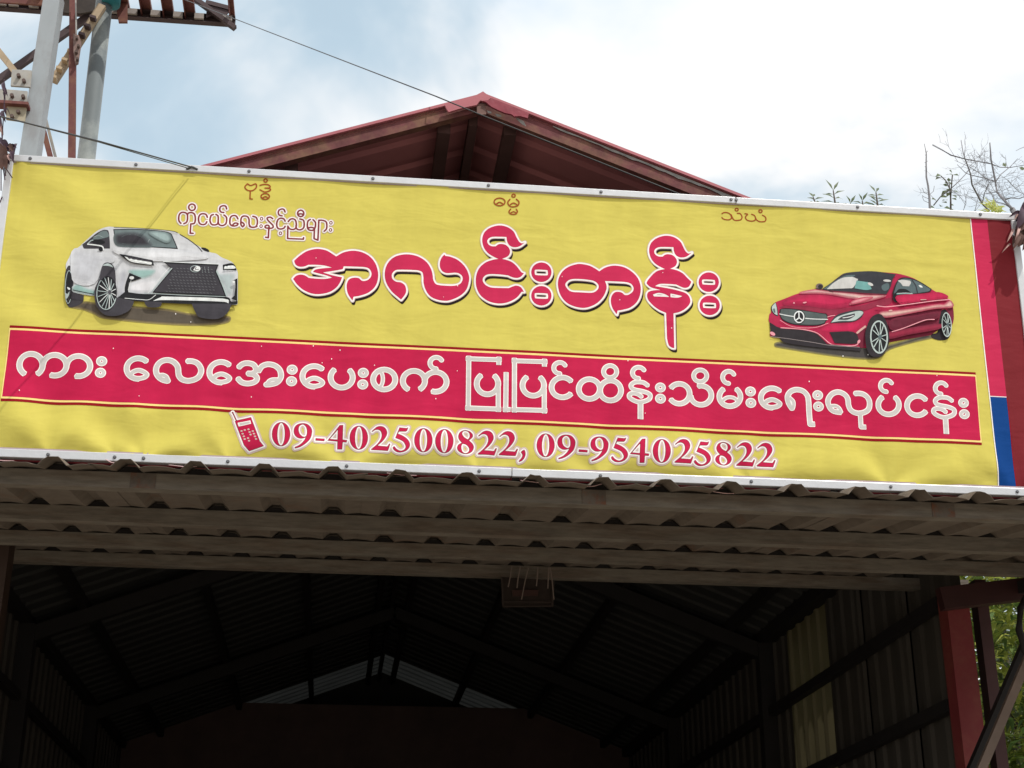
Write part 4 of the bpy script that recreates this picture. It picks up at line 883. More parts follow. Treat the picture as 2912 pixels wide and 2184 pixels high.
# walls of vertical sheets, girts, columns
def wall_piece(X, y0, y1, z0, z1, m, sgn):
    q = MB(); ts = sorted(set([0.0, y1 - y0] + [0.2 * i + o for i in range(int((y1 - y0) / 0.2 + 0.5)) for o in (0.0, 0.124, 0.14, 0.184)]))
    for z in (z0, z1):
        for t in ts: q.v.append((X + sgn * (0.03 - rib(t)), y0 + t, z))
    n = len(ts); q.f = [(i, i + 1, n + i + 1, n + i) for i in range(n - 1)]
    return q.build('wall_sheet', m, shed)
for X, sgn in ((XW, 1), (XL, -1)):
    wy = [2.0 + 0.8 * i for i in range(12)] + [YB]
    if sgn > 0: wy = [2.0, 2.7, 3.4, 4.07, 4.85, 5.6, 6.4, 7.2, 8.0, 8.8, 9.6, 10.4, YB]
    for i in range(len(wy) - 1):
        tr = sgn > 0 and i == 3
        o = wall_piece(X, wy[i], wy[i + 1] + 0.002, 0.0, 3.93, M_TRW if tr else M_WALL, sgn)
        if tr: o['label'] = 'yellowed see-through wall sheet'
    for z in (3.45, 2.94, 2.2, 1.3):
        q = MB(); q.box((X - sgn * 0.05 if sgn > 0 else X, 2.14, z - 0.03), (X if sgn > 0 else X + 0.05, YB, z + 0.03)); q.build('girt', M_DIM, shed)
    q = MB(); q.box((X - 0.07, 2.0, 3.93), (X + 0.05, YB, 4.03)); q.build('eave_beam', M_DIM, shed)
    for Y in (5.2, 8.2):
        q = MB(); q.box((X - 0.09 if sgn > 0 else X - 0.02, Y, 0), (X + 0.02 if sgn > 0 else X + 0.09, Y + 0.1, 3.93)); q.build('column', M_DIM, shed)
for Y in (5.2, 8.2):                                          # rafters
    q = MB(); q.beam((XL, Y + 0.05, roof_z(XL) - 0.16), (XR, Y + 0.05, ZR - 0.16), 0.06, 0.10); q.beam((XW, Y + 0.05, roof_z(XW) - 0.16), (XR, Y + 0.05, ZR - 0.16), 0.06, 0.10); q.build('rafter', M_DIM, shed)
xa, xb = on_y(2702, 1800, 2.0)[0], on_y(2766, 1800, 2.0)[0]
q = MB(); q.box((xa, 2.0, 0), (xb, 2.11, 3.47)); q.build('column', M_CRED, shed)['label'] = 'red painted front column on the right'
xa, xb = on_y(2790, 1800, 2.3)[0], on_y(2822, 1800, 2.3)[0]
q = MB(); q.box((xa, 2.3, 0), (xb, 2.38, 3.62)); q.build('column', M_CDK, shed)
xa, xb = on_y(-45, 1650, 2.0)[0], on_y(14, 1650, 2.0)[0]
q = MB(); q.box((xa, 2.0, 0), (xb, 2.12, 3.60)); q.build('column', mat('brown_column', (0.045, 0.027, 0.020), var=0.2), shed)
q = MB(); q.box((XL, YK, 0), (XW, YK + 0.07, float(on_y(1060, 2006, YK)[2]))); q.build('back_wall', mat('brown_back_wall', (0.075, 0.045, 0.040), var=0.3, vscale=3), shed)
q = MB(); q.add([(XL - 0.2, YB - 0.02, 0), (XW + 0.2, YB - 0.02, 0), (XW + 0.2, YB - 0.02, roof_z(XW) + 0.05), (XR, YB - 0.02, ZR + 0.05), (XL - 0.2, YB - 0.02, roof_z(XL) + 0.05)], [(0, 1, 2, 3, 4)]); q.build('gable_wall', M_DIM, shed)
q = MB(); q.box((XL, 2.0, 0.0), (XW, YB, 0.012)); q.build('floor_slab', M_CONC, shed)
# right-hand corner: red beam, props, pipe
def bar(name, p1, p2, wpx, Y, dep, m, parent, Y2=None):
    a = on_y(*p1, Y); b = on_y(*p2, Y if Y2 is None else Y2); zc = float(np.dot((a + b) / 2 - CAM, FW)); w = wpx * zc / FPX
    a = Vector(a); b = Vector(b); d = (b - a).normalized(); u = d.cross(Vector((0, 1, 0))).normalized() * (w / 2); y = Vector((0, dep, 0))
    q = MB(); q.add([a - u, a + u, a + u + y, a - u + y, b - u, b + u, b + u + y, b - u + y], [(0, 1, 2, 3), (7, 6, 5, 4), (0, 4, 5, 1), (1, 5, 6, 2), (2, 6, 7, 3), (3, 7, 4, 0)])
    return q.build(name, m, parent)
bar('lintel_beam', (2680, 1700), (2990, 1664), 62, 1.9, 0.06, mat('dark_maroon_steel', (0.040, 0.014, 0.014), var=0.2), shed)
bar('diagonal_brace', (2945, 1785), (2755, 2230), 30, 1.75, 0.05, M_DIM, shed)
bar('diagonal_brace', (2950, 1815), (2775, 2230), 24, 1.6, 0.03, mat('bare_brown_steel', (0.17, 0.125, 0.10), var=0.2, vscale=8), shed)
P = [on_y(x, y, 1.5) for x, y in ((2925, 1690), (2902, 1730), (2898, 1790), (2915, 1850), (2940, 1880))]
MB().tube(P, 0.017).build('black_pipe', M_DIM, shed, smooth=True)

# ------------------------------------------------------------------ hanging basket under the rear purlin
M_BASK = mat('dusty_basket', (0.024, 0.016, 0.013), rough=0.8, var=0.4, vscale=20)
M_STR = mat('pale_string', (0.19, 0.15, 0.13), rough=0.8)
bk = empty('hanging_basket', on_y(1490, 1700, 2.40), 'small dusty brown basket with pale strings hanging below the rearmost awning purlin', 'basket')
zz = (1380, 1580, 9.217)
plate('basket_front', [(440, 560), (1790, 640), (1760, 1330), (470, 1320)], 2.40, 0.01, M_BASK, bk, zz)
plate('basket_band', [(700, 900), (1400, 900), (1380, 1050), (720, 1060)], 2.388, 0.008, mat('rust_cloth', (0.040, 0.018, 0.015), var=0.3, vscale=15), bk, zz)
for a in ((440, 560, 470, 1320), (1790, 640, 1760, 1330), (470, 1320, 1760, 1330), (440, 1180, 1770, 1230)):
    plate('rim', [(a[0] - 25, a[1]), (a[0] + 25, a[1] + 25), (a[2] + 25, a[3]), (a[2] - 25, a[3] - 25)], 2.39, 0.012, mat('rim_cane', (0.034, 0.024, 0.020), var=0.3), bk, zz)
for t in ((690, 290, 650, 580, 600, 820), (915, 290, 860, 600, 830, 850), (1130, 330, 1050, 640, 950, 1150), (1380, 300, 1360, 600, 1340, 800), (1665, 310, 1650, 640, 1640, 860), (1700, 310, 1750, 640, 1800, 1150)):
    P = [on_y(zz[0] + t[i] / zz[2], zz[1] + t[i + 1] / zz[2], 2.375) for i in (0, 2, 4)]; MB().tube(P, 0.0030, 6).build('string', M_STR, bk)

# ------------------------------------------------------------------ steel tower at the left
M_TG = mat('grey_painted_steel', (0.33, 0.36, 0.38), rough=0.5, var=0.10, vscale=3, stretch=(1, 1, 0.4), col2=(0.26, 0.27, 0.28), c2scale=3)
M_TP = mat('grey_pipe_paint', (0.145, 0.165, 0.17), rough=0.42, var=0.12, vscale=2.5, col2=(0.24, 0.26, 0.25), c2scale=1.6)
M_TR = mat('red_oxide_steel', (0.155, 0.055, 0.050), rough=0.65, var=0.2, vscale=6, col2=(0.20, 0.09, 0.06), c2scale=5)
M_TD = mat('dark_brown_steel', (0.075, 0.052, 0.055), rough=0.7, var=0.2)
M_TT = mat('tan_steel', (0.40, 0.31, 0.21), rough=0.7, var=0.2, vscale=8); M_TC = mat('sunlit_cleat_tan', (0.50, 0.38, 0.24), var=0.2)
M_TL = mat('gusset_steel', (0.34, 0.33, 0.31), rough=0.6, var=0.22, vscale=6, col2=(0.42, 0.38, 0.30), c2scale=4)
M_BOLT = mat('rusty_bolt', (0.11, 0.075, 0.065), rough=0.6, var=0.3, vscale=60)
TY = 10.2                                                     # the tower stands clear of the shed, behind and to its left
tw = empty('steel_tower', on_y(115, 440, TY) * np.array([1, 1, 0]), 'bolted steel tower with grey post, grey pipe and red-brown platform behind the banner', 'tower')
def post(name, p1, p2, wpx, Y, dep, m):                       # keep on going down to the ground, hidden by the banner
    a = on_y(*p1, Y); b = on_y(*p2, Y); a = Vector(a); b = Vector(b); t = (0 - b.z) / (a.z - b.z); g = b + (a - b) * t
    zc = float(np.dot((np.array(a) + np.array(b)) / 2 - CAM, FW)); w = wpx * zc / FPX; y = Vector((0, dep, 0)); u = Vector((w / 2, 0, 0))
    q = MB(); q.add([g - u, g + u, g + u + y, g - u + y, a - u, a + u, a + u + y, a - u + y], [(0, 1, 2, 3), (7, 6, 5, 4), (0, 4, 5, 1), (1, 5, 6, 2), (2, 6, 7, 3), (3, 7, 4, 0)]); return q.build(name, m, tw)
post('corner_post', (150, -30), (78, 446), 47, TY, 0.25, M_TG)
post('red_strut', (207, -20), (203, 455), 19, TY + 0.6, 0.07, M_TR)
a = Vector(on_y(300, -25, TY + 0.9)); b = Vector(on_y(245, 455, TY + 0.9)); gnd = b + (a - b) * ((0 - b.z) / (a.z - b.z))
MB().tube([gnd, gnd.lerp(a, 0.5), a], 0.105, 24).build('pipe_post', M_TP, tw, smooth=True)
bar('light_strip', (215, -10), (217, 96), 4, TY + 0.5, 0.01, M_TL, tw)
bar('cross_brace', (-30, 241), (330, -14), 19, TY + 1.3, 0.07, M_TD, tw)
bar('flat_brace', (-25, 118), (50, 212), 17, TY - 0.04, 0.03, M_TT, tw)
bar('flat_brace', (150, 228), (290, 12), 22, TY + 0.72, 0.07, M_TT, tw)['label'] = 'tan ladder-like brace, its sun and shadow stripes built as raised cleats'
for i in range(8):
    t = i / 7; x, y = 157 + (268 - 157) * t, 216 + (46 - 216) * t
    bar('cleat_or_sun_shade_stripe', (x - 13, y - 3), (x + 3, y + 2), 8, TY + 0.62, 0.09, M_TD if i > 4 else M_TC, tw)  # sun and shadow stripes painted as tan and dark cleats
bar('low_brace', (118, 350), (152, 480), 15, TY + 0.7, 0.04, M_TR, tw); bar('low_brace', (128, 330), (166, 480), 8, TY + 0.75, 0.04, M_TL, tw)
plate('bracket', [(208, 95), (224, 100), (231, 118), (226, 150), (222, 178), (214, 182), (209, 150)], TY + 0.55, 0.04, mat('pinkish_bracket', (0.24, 0.16, 0.14), var=0.3, vscale=12), tw)
for bx, by in ((217, 105), (222, 128), (216, 145), (219, 165)):
    p = Vector(on_y(bx, by, TY + 0.5)); MB().tube([p, p + Vector((0, 0.06, 0))], 0.018, 6).build('bolt', M_BOLT, tw)
for pts, bolts, m_ in (([(34, 197), (90, 200), (86, 247), (30, 243)], ((52, 212), (67, 227)), M_TL), ([(-30, 250), (78, 259), (76, 290), (-30, 284)], ((33, 269), (65, 272)), M_TL), ([(20, 293), (76, 298), (70, 345), (17, 338)], ((51, 315), (33, 328)), mat('tan_gusset', (0.42, 0.37, 0.27), var=0.2, vscale=6))):
    gp = plate('gusset_plate', pts, TY - 0.08, 0.03, m_, tw)
    for bx, by in bolts:
        p = Vector(on_y(bx, by, TY - 0.13)); MB().tube([p, p + Vector((0, 0.05, 0))], 0.022, 7).build('bolt', M_BOLT, gp)
bar('channel_rail', (-40, 285), (80, 293), 9, TY - 0.15, 0.14, M_TR, tw)
# platform frame seen from below
FY = TY + 1.6
pf = on_y(669, 70, FY); pz = float(pf[2]); xr = float(pf[0]); xl = float(on_y(-120, 20, FY)[0])
q = MB(); q.box((xl, FY, pz - 0.04), (xr, FY + 0.008, pz + 0.07)); q.box((xl, FY - 0.09, pz - 0.048), (xr, FY, pz - 0.04)); q.box((xl, FY - 0.09, pz + 0.07), (xr, FY, pz + 0.078)); q.build('platform_beam', M_TD, tw)
q = MB(); q.box((xl, FY - 1.58, pz - 0.04), (xr, FY - 1.5, pz + 0.07)); q.build('platform_beam', M_TR, tw)
for px_ in (118, 190, 350, 414, 477, 539, 660):
    X = float(on_y(px_, 45, FY - 0.1)[0]); w = 0.062 if px_ < 650 else 0.030
    q = MB(); q.box((X - w, FY - 1.5, pz + 0.085), (X + w, FY + 0.02, pz + 0.14)); q.box((X - w, FY - 1.5, pz), (X - w + 0.008, FY + 0.02, pz + 0.085)); q.build('joist', M_TR, tw)
M_PC = mat('pale_cleat', (0.30, 0.27, 0.25), var=0.15)
for px_, py_ in ((5, 8), (40, 11), (97, 17), (321, 34), (376, 41), (442, 44), (506, 49), (566, 54), (647, 50)):
    p = on_y(px_, py_, FY - 0.1); q = MB(); q.box((p[0] - 0.060, FY - 0.13, pz - 0.030), (p[0] + 0.060, FY - 0.09, pz + 0.050)); q.build('cleat_or_sun_shade_stripe', M_PC, tw)
plate('hanger_plate', [(334, 2), (362, -8), (362, 62), (337, 62), (330, 20)], FY - 0.2, 0.04, M_TR, tw)
bar('corner_brace', (545, -14), (668, 76), 13, FY - 0.16, 0.07, M_TD, tw); bar('corner_brace', (585, 4), (662, 24), 13, FY - 0.1, 0.04, M_TD, tw)
plate('corner_gusset', [(588, 12), (655, 30), (640, 48), (612, 40), (586, 50)], FY - 0.08, 0.01, M_TD, tw)
plate('dark_panel', [(178, -25), (330, -25), (295, 25), (230, 38), (182, 36)], FY - 0.4, 0.03, mat('dark_olive_panel', (0.045, 0.035, 0.030), var=0.4, vscale=5), tw)
plate('brown_panel', [(-40, -25), (122, -25), (122, 14), (-40, 4)], FY - 0.3, 0.03, M_TR, tw)
p = Vector(on_y(314, 14, TY + 0.85)); MB().tube([p, p + (a - b).normalized() * 0.35], 0.118, 16).build('pipe_collar', mat('teal_collar', (0.02, 0.17, 0.20), var=0.1), tw, smooth=True)

# ------------------------------------------------------------------ overhead cables
M_CAB = mat('grey_black_cable', (0.055, 0.058, 0.062), rough=0.5, var=0.1)
def cable(name, pts, r, label, sag=0.0, grp=None):
    P = [Vector(p) for p in pts]; out = []
    for a, b in zip(P[:-1], P[1:]):
        for i in range(14): t = i / 14; out.append(a.lerp(b, t) + Vector((0, 0, -sag * 4 * t * (1 - t))))
    out.append(P[-1]); o = MB().tube(out, r, 6).build(name, M_CAB, None, smooth=True)
    return tag(o, label, 'cable', grp)
cable('overhead_cable', [on_y(100, -165, 10.6), on_y(1240, 274, 0.15), on_y(1359, 323, 0.14), on_y(1956, 561, 0.118)], 0.0026, 'long black cable slanting from the tower platform across the gable peak to the banner top', 0.0)
e1 = on_y(548, 478, 0.035)
cb = empty('overhead_cable', e1, 'short pair of dark cables tied to the banner top near its left end', 'cable')
for dy, r in ((0, 0.0026), (7, 0.0017)):
    P = [Vector(on_y(-260, 262 + dy * 0.3, -1.18)), Vector(on_y(0, 331, -0.80)), Vector(on_y(280, 401 + dy * 0.4, -0.40)), Vector(on_y(548 - dy * 1.6, 476 + dy * 0.4, 0.02))]
    MB().tube(P, r, 6).build('strand', M_CAB, cb, smooth=True)
MB().tube([on_y(530, 481, 0.03), on_y(545, 474, 0.025), on_y(562, 482, 0.03)], 0.004, 6).build('tie_knot', M_CAB, cb)

# ------------------------------------------------------------------ vegetation
def leafmat(name, c1, c2, tr=0.35):
    m = bpy.data.materials.new(name); m.use_nodes = True; t = m.node_tree; b = t.nodes['Principled BSDF']; b.inputs['Roughness'].default_value = 0.45
    co = t.nodes.new('ShaderNodeTexCoord'); n = t.nodes.new('ShaderNodeTexNoise'); n.inputs['Scale'].default_value = 9; n.inputs['Detail'].default_value = 4; t.links.new(co.outputs['Object'], n.inputs['Vector'])
    mi = t.nodes.new('ShaderNodeMix'); mi.data_type = 'RGBA'; mi.inputs[6].default_value = (*c1, 1); mi.inputs[7].default_value = (*c2, 1)
    mr = t.nodes.new('ShaderNodeMapRange'); mr.inputs['From Min'].default_value = 0.38; mr.inputs['From Max'].default_value = 0.62; t.links.new(n.outputs['Fac'], mr.inputs['Value']); t.links.new(mr.outputs[0], mi.inputs[0])
    t.links.new(mi.outputs[2], b.inputs['Base Color']); tl = t.nodes.new('ShaderNodeBsdfTranslucent'); t.links.new(mi.outputs[2], tl.inputs[0])
    ms = t.nodes.new('ShaderNodeMixShader'); ms.inputs[0].default_value = tr; t.links.new(b.outputs[0], ms.inputs[1]); t.links.new(tl.outputs[0], ms.inputs[2]); t.links.new(ms.outputs[0], t.nodes['Material Output'].inputs['Surface']); return m
M_LEAF = leafmat('leaf_green', (0.20, 0.26, 0.045), (0.10, 0.17, 0.05)); M_LEAF2 = leafmat('leaf_deep_green', (0.10, 0.14, 0.06), (0.15, 0.19, 0.09), 0.35); M_LEAF3 = leafmat('leaf_yellow_green', (0.52, 0.54, 0.12), (0.34, 0.40, 0.09), 0.45)
M_BARK = mat('grey_bark', (0.12, 0.10, 0.085), rough=0.9, var=0.25, vscale=20); M_TWIG = mat('bare_twig', (0.24, 0.235, 0.25), rough=0.85, var=0.2, vscale=30)
def leaf(q, p, d, up, L, W, curl=0.25):
    p = Vector(p); d = Vector(d).normalized(); s = d.cross(Vector(up))
    if s.length < 1e-3: s = d.cross(Vector((1, 0.2, 0)))
    s.normalize(); n = s.cross(d).normalized()
    a = p; b = p + d * L * 0.45; c = p + d * L - n * L * curl
    q.add([a, b + s * W / 2 + n * W * 0.12, c, b - s * W / 2 + n * W * 0.12, b - n * 0.0], [(0, 1, 4), (0, 4, 3), (1, 2, 4), (4, 2, 3)])
# leafy sprigs standing over the banner
zz = Z(2112, 350, 2.765)
def zp(x, y, Y, k=(2112, 350, 2.765)): return Vector(on_y(k[0] + x / k[2], k[1] + y / k[2], Y))
SY = 6.0
sprigs = [([(585, 760), (575, 640), (553, 580)], 7, 0.16), ([(735, 760), (728, 640), (712, 530)], 9, 0.24), ([(850, 760), (845, 660), (848, 632)], 5, 0.18), ([(945, 760), (950, 680), (940, 612)], 7, 0.17), ([(1066, 760), (1060, 640), (1048, 545)], 10, 0.19)]
labs = ['short leaf sprig at the far left of those above the banner', 'sprig with wide spread leaves, second from the left above the banner', 'lowest leaf tips peeping over the banner between two taller sprigs', 'low leaf sprig just left of the upright one', 'upright sprig with paired leaves, rightmost of the low ones']
for (pts, n, L), lab in zip(sprigs, labs):
    P = [zp(x, y, SY) for x, y in pts]; g0 = Vector((P[0].x + random.uniform(-0.1, 0.1), P[0].y, 0.0))
    e = empty('leafy_shrub', g0, lab, 'plant', 'leafy stems behind the banner')
    MB().tube([g0, g0.lerp(P[0], 0.55) + Vector((0.05, 0, 0))] + P, [0.035, 0.022, 0.014, 0.009, 0.005], 6).build('stem', M_BARK, e)
    q = MB(); top = P[2]; base = P[1] + (P[1] - P[2]) * 1.3
    for i in range(n):
        t = i / (n - 1); p = base.lerp(top, t); s_ = 1 if i % 2 else -1
        for sg in (s_, -s_):
            a = random.uniform(0.1, 0.75) if i < n - 1 else 1.15
            d = Vector((sg * math.cos(a), random.uniform(-0.5, 0.5), math.sin(a) * 0.8)); leaf(q, p, d, (0, -1, 0.5), L * random.uniform(0.55, 0.85) * (1 - 0.35 * t), 0.024, random.uniform(0.05, 0.35))
    q.build('leaves', M_LEAF2, e)
# the taller leafy stem
zk = (2560, 360, 5.926)
P = [zp(852, 1600, SY, zk), zp(850, 1200, SY, zk), zp(835, 1050, SY, zk), zp(815, 880, SY, zk)]
g0 = Vector((P[0].x, SY, 0)); e = empty('leafy_shrub', g0, 'tallest leafy stem above the banner, beside a bare upright twig', 'plant', 'leafy stems behind the banner')
MB().tube([g0, g0.lerp(P[0], 0.5)] + P, [0.03, 0.020, 0.010, 0.007, 0.005, 0.003], 6).build('stem', M_BARK, e)
q = MB()
for (x, y, dx, dy) in ((880, 810, -115, -15), (885, 812, 105, 5), (875, 775, -45, -40), (820, 930, -5, -70), (690, 855, -90, 10), (690, 820, -75, -10), (815, 950, -60, -15), (800, 1000, -80, -30), (840, 975, 45, -40), (850, 1080, 140, 10), (860, 1150, 100, 30), (870, 1210, 80, 20), (800, 1070, -110, 65), (790, 1180, -110, -5), (800, 1240, -95, -5), (790, 1290, -95, -30), (850, 1330, 40, -30), (850, 1380, -105, -20), (860, 1425, 65, -15), (820, 1440, -120, -30), (690, 1390, -110, 15), (675, 1350, 20, -40), (600, 1230, -60, -20), (570, 1360, -50, -5), (830, 1110, -45, 60), (835, 1040, -40, 60), (840, 1120, 60, -40)):
    a = zp(x, y, SY + random.uniform(-0.1, 0.1), zk); b = zp(x + dx, y + dy, SY + random.uniform(-0.15, 0.15), zk); leaf(q, a, b - a, (0, -1, 0.25), (b - a).length, 0.040, 0.08)
q.build('leaves', M_LEAF2, e)
MB().tube([zp(850, 1200, SY, zk), zp(870, 900, SY, zk), zp(880, 812, SY, zk)], 0.006, 5).build('stem', M_BARK, e); MB().tube([zp(835, 1050, SY, zk), zp(760, 900, SY, zk), zp(685, 835, SY, zk)], 0.005, 5).build('stem', M_BARK, e)
# bare upright twig
e = empty('bare_sapling', (zp(500, 1500, 5.6, zk).x, 5.6, 0), 'bare upright twig rising left of the tallest leafy stem', 'plant')
MB().tube([Vector((zp(500, 1500, 5.6, zk).x, 5.6, 0))] + [zp(x, y, 5.6, zk) for x, y in ((505, 1500), (492, 1200), (470, 1000), (440, 850), (437, 620), (440, 460), (425, 380), (405, 290))], [0.02, 0.011, 0.009, 0.008, 0.007, 0.006, 0.005, 0.003, 0.002], 6).build('stem', M_TWIG, e)
q = MB()
for pts in ([(485, 1150), (400, 1110), (385, 1060), (365, 1035)], [(488, 1220), (390, 1180), (370, 1160)], [(490, 1290), (400, 1250), (372, 1180)], [(490, 1150), (560, 1090), (575, 1000)], [(440, 600), (412, 607)], [(438, 480), (415, 478)], [(440, 440), (460, 410)], [(440, 590), (462, 580)], [(437, 690), (415, 672)]):
    q.tube([zp(x, y, 5.6, zk) for x, y in pts], 0.0025, 4)
q.build('side_twigs', M_TWIG, e)
# bare tree at the right: traced limbs, random fine twigs
e = empty('bare_tree', (5.9, 5.4, 0), 'leafless tree with fine tangled branches rising over the banner corner at right', 'tree')
MB().tube([(5.9, 5.4, 0), (5.75, 5.4, 3.0), zp(2100, 1750, 5.4, zk), zp(1880, 1380, 5.4, zk)], [0.11, 0.08, 0.035, 0.022], 8).build('trunk', M_TWIG, e, smooth=True)
limbs = [([(1880, 1380), (1750, 1240), (1630, 1100), (1605, 930), (1560, 700), (1530, 550), (1520, 400), (1510, 270)], 0.019), ([(1500, 1420), (1380, 1300), (1290, 1130), (1210, 980), (1185, 800), (1110, 590), (1060, 440), (1025, 230)], 0.014),
         ([(550, 310), (700, 390), (850, 480), (1100, 548), (1300, 585), (1540, 630), (1680, 685), (1850, 690), (2090, 648)], 0.010), ([(1605, 930), (1440, 875), (1190, 815), (1100, 780), (960, 640)], 0.008), ([(1605, 930), (1700, 800), (1850, 680), (1980, 540)], 0.008),
         ([(560, 1330), (680, 1180), (860, 1040), (1000, 910), (1130, 770), (1180, 700)], 0.009), ([(1750, 1240), (1860, 1200), (2000, 1215), (2100, 1180)], 0.010), ([(1880, 1380), (1750, 1300), (1600, 1265), (1580, 1400)], 0.009),
         ([(1380, 1300), (1420, 1120), (1500, 950), (1560, 900)], 0.008), ([(1630, 1100), (1520, 1120), (1440, 1130)], 0.006), ([(1580, 1400), (1590, 1250), (1560, 1160), (1500, 1100)], 0.007), ([(1810, 900), (1900, 1000), (2000, 1100), (2100, 1140)], 0.006),
         ([(1440, 875), (1330, 780), (1200, 700), (1080, 640), (920, 570)], 0.006), ([(1300, 590), (1300, 660), (1210, 770)], 0.005), ([(2090, 345), (2020, 370), (1950, 410)], 0.006), ([(1240, 1480), (1290, 1300), (1310, 1200), (1110, 1200)], 0.005), ([(1050, 1440), (1110, 1300), (1110, 1180)], 0.004)]
q = MB(); fine = MB()
def wig(a, b, r, depth):
    d = b - a; m = a.lerp(b, 0.5) + Vector((random.uniform(-1, 1), random.uniform(-1, 1), random.uniform(-1, 1))) * d.length * 0.12
    fine.tube([a, m, b], [r, r * 0.8, r * 0.5], 4)
    if depth > 0:
        for _ in range(random.choice((1, 2, 2))):
            s_ = a.lerp(b, random.uniform(0.3, 0.9)); ang = random.uniform(-1.2, 1.2); v = Vector((d.x * math.cos(ang) - d.z * math.sin(ang), d.y + random.uniform(-0.05, 0.05), d.x * math.sin(ang) + d.z * math.cos(ang))) * random.uniform(0.4, 0.75)
            wig(s_, s_ + v, r * 0.75, depth - 1)
for pts, r in limbs:
    P = [zp(x, y, 5.4 + 0.25 * math.sin(x * 0.01 + r * 900), zk) for x, y in pts]; r *= 0.6; q.tube(P, [r * (1 - 0.55 * i / (len(P) - 1)) for i in range(len(P))], 6)
    for i in range(len(P) - 1):
        for _ in range((2 if P[i].x > zp(1150, 900, 5.4, zk).x else 1) if P[i].z < zp(1400, 760, 5.4, zk).z else 0):
            s_ = P[i].lerp(P[i + 1], random.random()); ang = random.uniform(0, 6.28); v = Vector((math.cos(ang), random.uniform(-0.4, 0.4), abs(math.sin(ang)) * 0.8)) * random.uniform(0.10, 0.24)
            wig(s_, s_ + v, 0.0019, 2)
q.build('limbs', M_TWIG, e, smooth=True); tag(fine.build('twigs', M_TWIG, e), kind='stuff')
q = MB()
for (x, y, dx, dy) in ((1720, 655, 70, -8), (2050, 740, 5, -70), (1750, 640, 40, 10)):
    a = zp(x, y, 5.4, zk); b = zp(x + dx, y + dy, 5.4, zk); leaf(q, a, b - a, (0, -1, 0.3), (b - a).length, 0.055, 0.05)
q.build('leaves', M_LEAF2, e)
# low yellow-green shoots in front of it
e = empty('leafy_shoot', (zp(1550, 1500, 5.0, zk).x, 5.0, 0), 'pale yellow-green leaf cluster just over the banner top near the right corner', 'plant')
b0 = zp(1560, 1620, 5.0, zk); MB().tube([Vector((b0.x, 5.0, 0)), b0], [0.03, 0.012], 6).build('stem', M_BARK, e); q = MB()
for i in range(60):
    x, y = random.gauss(1560, 60), random.uniform(1330, 1600); p = zp(x, y, 5.0 + random.uniform(-0.15, 0.15), zk); a = random.uniform(0.2, 2.9)
    leaf(q, p, (math.cos(a), random.uniform(-0.4, 0.4), math.sin(a)), (0, -1, 0.4), random.uniform(0.06, 0.12), 0.022)
q.build('leaves', M_LEAF3, e)
# dense foliage to the right of the shed
def bush(name, c, r, n, mats_, label, seed, Lr=(0.10, 0.2), Wr=0.045):
    rnd = random.Random(seed); e = empty(name, (c[0], c[1], 0), label, 'tree')
    qt = MB(); qt.tube([(c[0], c[1], 0), (c[0] + 0.1, c[1], c[2] * 0.6), (c[0] - 0.05, c[1] + 0.1, c[2])], [0.12, 0.09, 0.03], 8); 
    for k in range(14):
        a = rnd.uniform(0, 6.28); z = rnd.uniform(0.3, 0.95) * c[2]; p = Vector((c[0], c[1], z)); d = Vector((math.cos(a) * r[0] * 0.8, math.sin(a) * r[1] * 0.8, rnd.uniform(0.2, 0.9) * r[2] * 0.6)); qt.tube([p, p + d * 0.5 + Vector((0, 0, 0.1)), p + d], [0.03, 0.018, 0.006], 5)
    qt.build('trunk', M_BARK, e)
    for mi_, m_ in enumerate(mats_):
        q = MB(); k = 0
        clumps = [Vector((rnd.gauss(0, 0.5), rnd.gauss(0, 0.5), rnd.uniform(-1, 1))) for _ in range(70)]
        while k < n // len(mats_):
            cc = rnd.choice(clumps); v = cc + Vector((rnd.gauss(0, 0.16), rnd.gauss(0, 0.16), rnd.gauss(0, 0.12)))
            if v.length > 1.05: v *= rnd.uniform(0.8, 1.0) / v.length
            p = Vector((c[0] + v.x * r[0], c[1] + v.y * r[1], c[2] + v.z * r[2]))
            if p.z < 0.05 or p.x < 3.32: k += 1; continue
            a = rnd.uniform(0, 6.28); leaf(q, p, (math.cos(a), math.sin(a), rnd.uniform(-0.7, 0.5)), (0, 0, 1), rnd.uniform(*Lr), Wr * rnd.uniform(0.7, 1.3), rnd.uniform(0.1, 0.4)); k += 1
        tag(q.build('crown', m_, e), kind='stuff')
bush('broadleaf_tree', (4.9, 4.6, 3.7), (1.7, 1.5, 2.55), 9000, [M_LEAF3, M_LEAF, M_LEAF2], 'sunlit green tree beside the shed, seen past the right end of the banner', 3)
bush('broadleaf_tree', (5.3, 7.5, 2.6), (2.2, 1.8, 2.6), 6000, [M_LEAF2, M_LEAF], 'darker bushy tree farther back beside the shed wall', 5)
bush('broadleaf_tree', (7.0, 8.5, 2.7), (3.0, 2.0, 3.0), 9000, [M_LEAF2], 'dark tree mass farthest behind the brace at the right edge', 15, (0.16, 0.3), 0.09)
bush('broadleaf_tree', (4.35, 3.9, 3.1), (0.95, 0.9, 1.6), 5000, [M_LEAF3, M_LEAF], 'bright leafy tree closest behind the thin maroon post', 21, (0.10, 0.18), 0.04)
bush('undergrowth', (4.4, 3.4, 1.6), (1.1, 1.1, 1.7), 4500, [M_LEAF2, M_LEAF], 'low bush right of the red front column, glimpsed past the diagonal brace', 9)

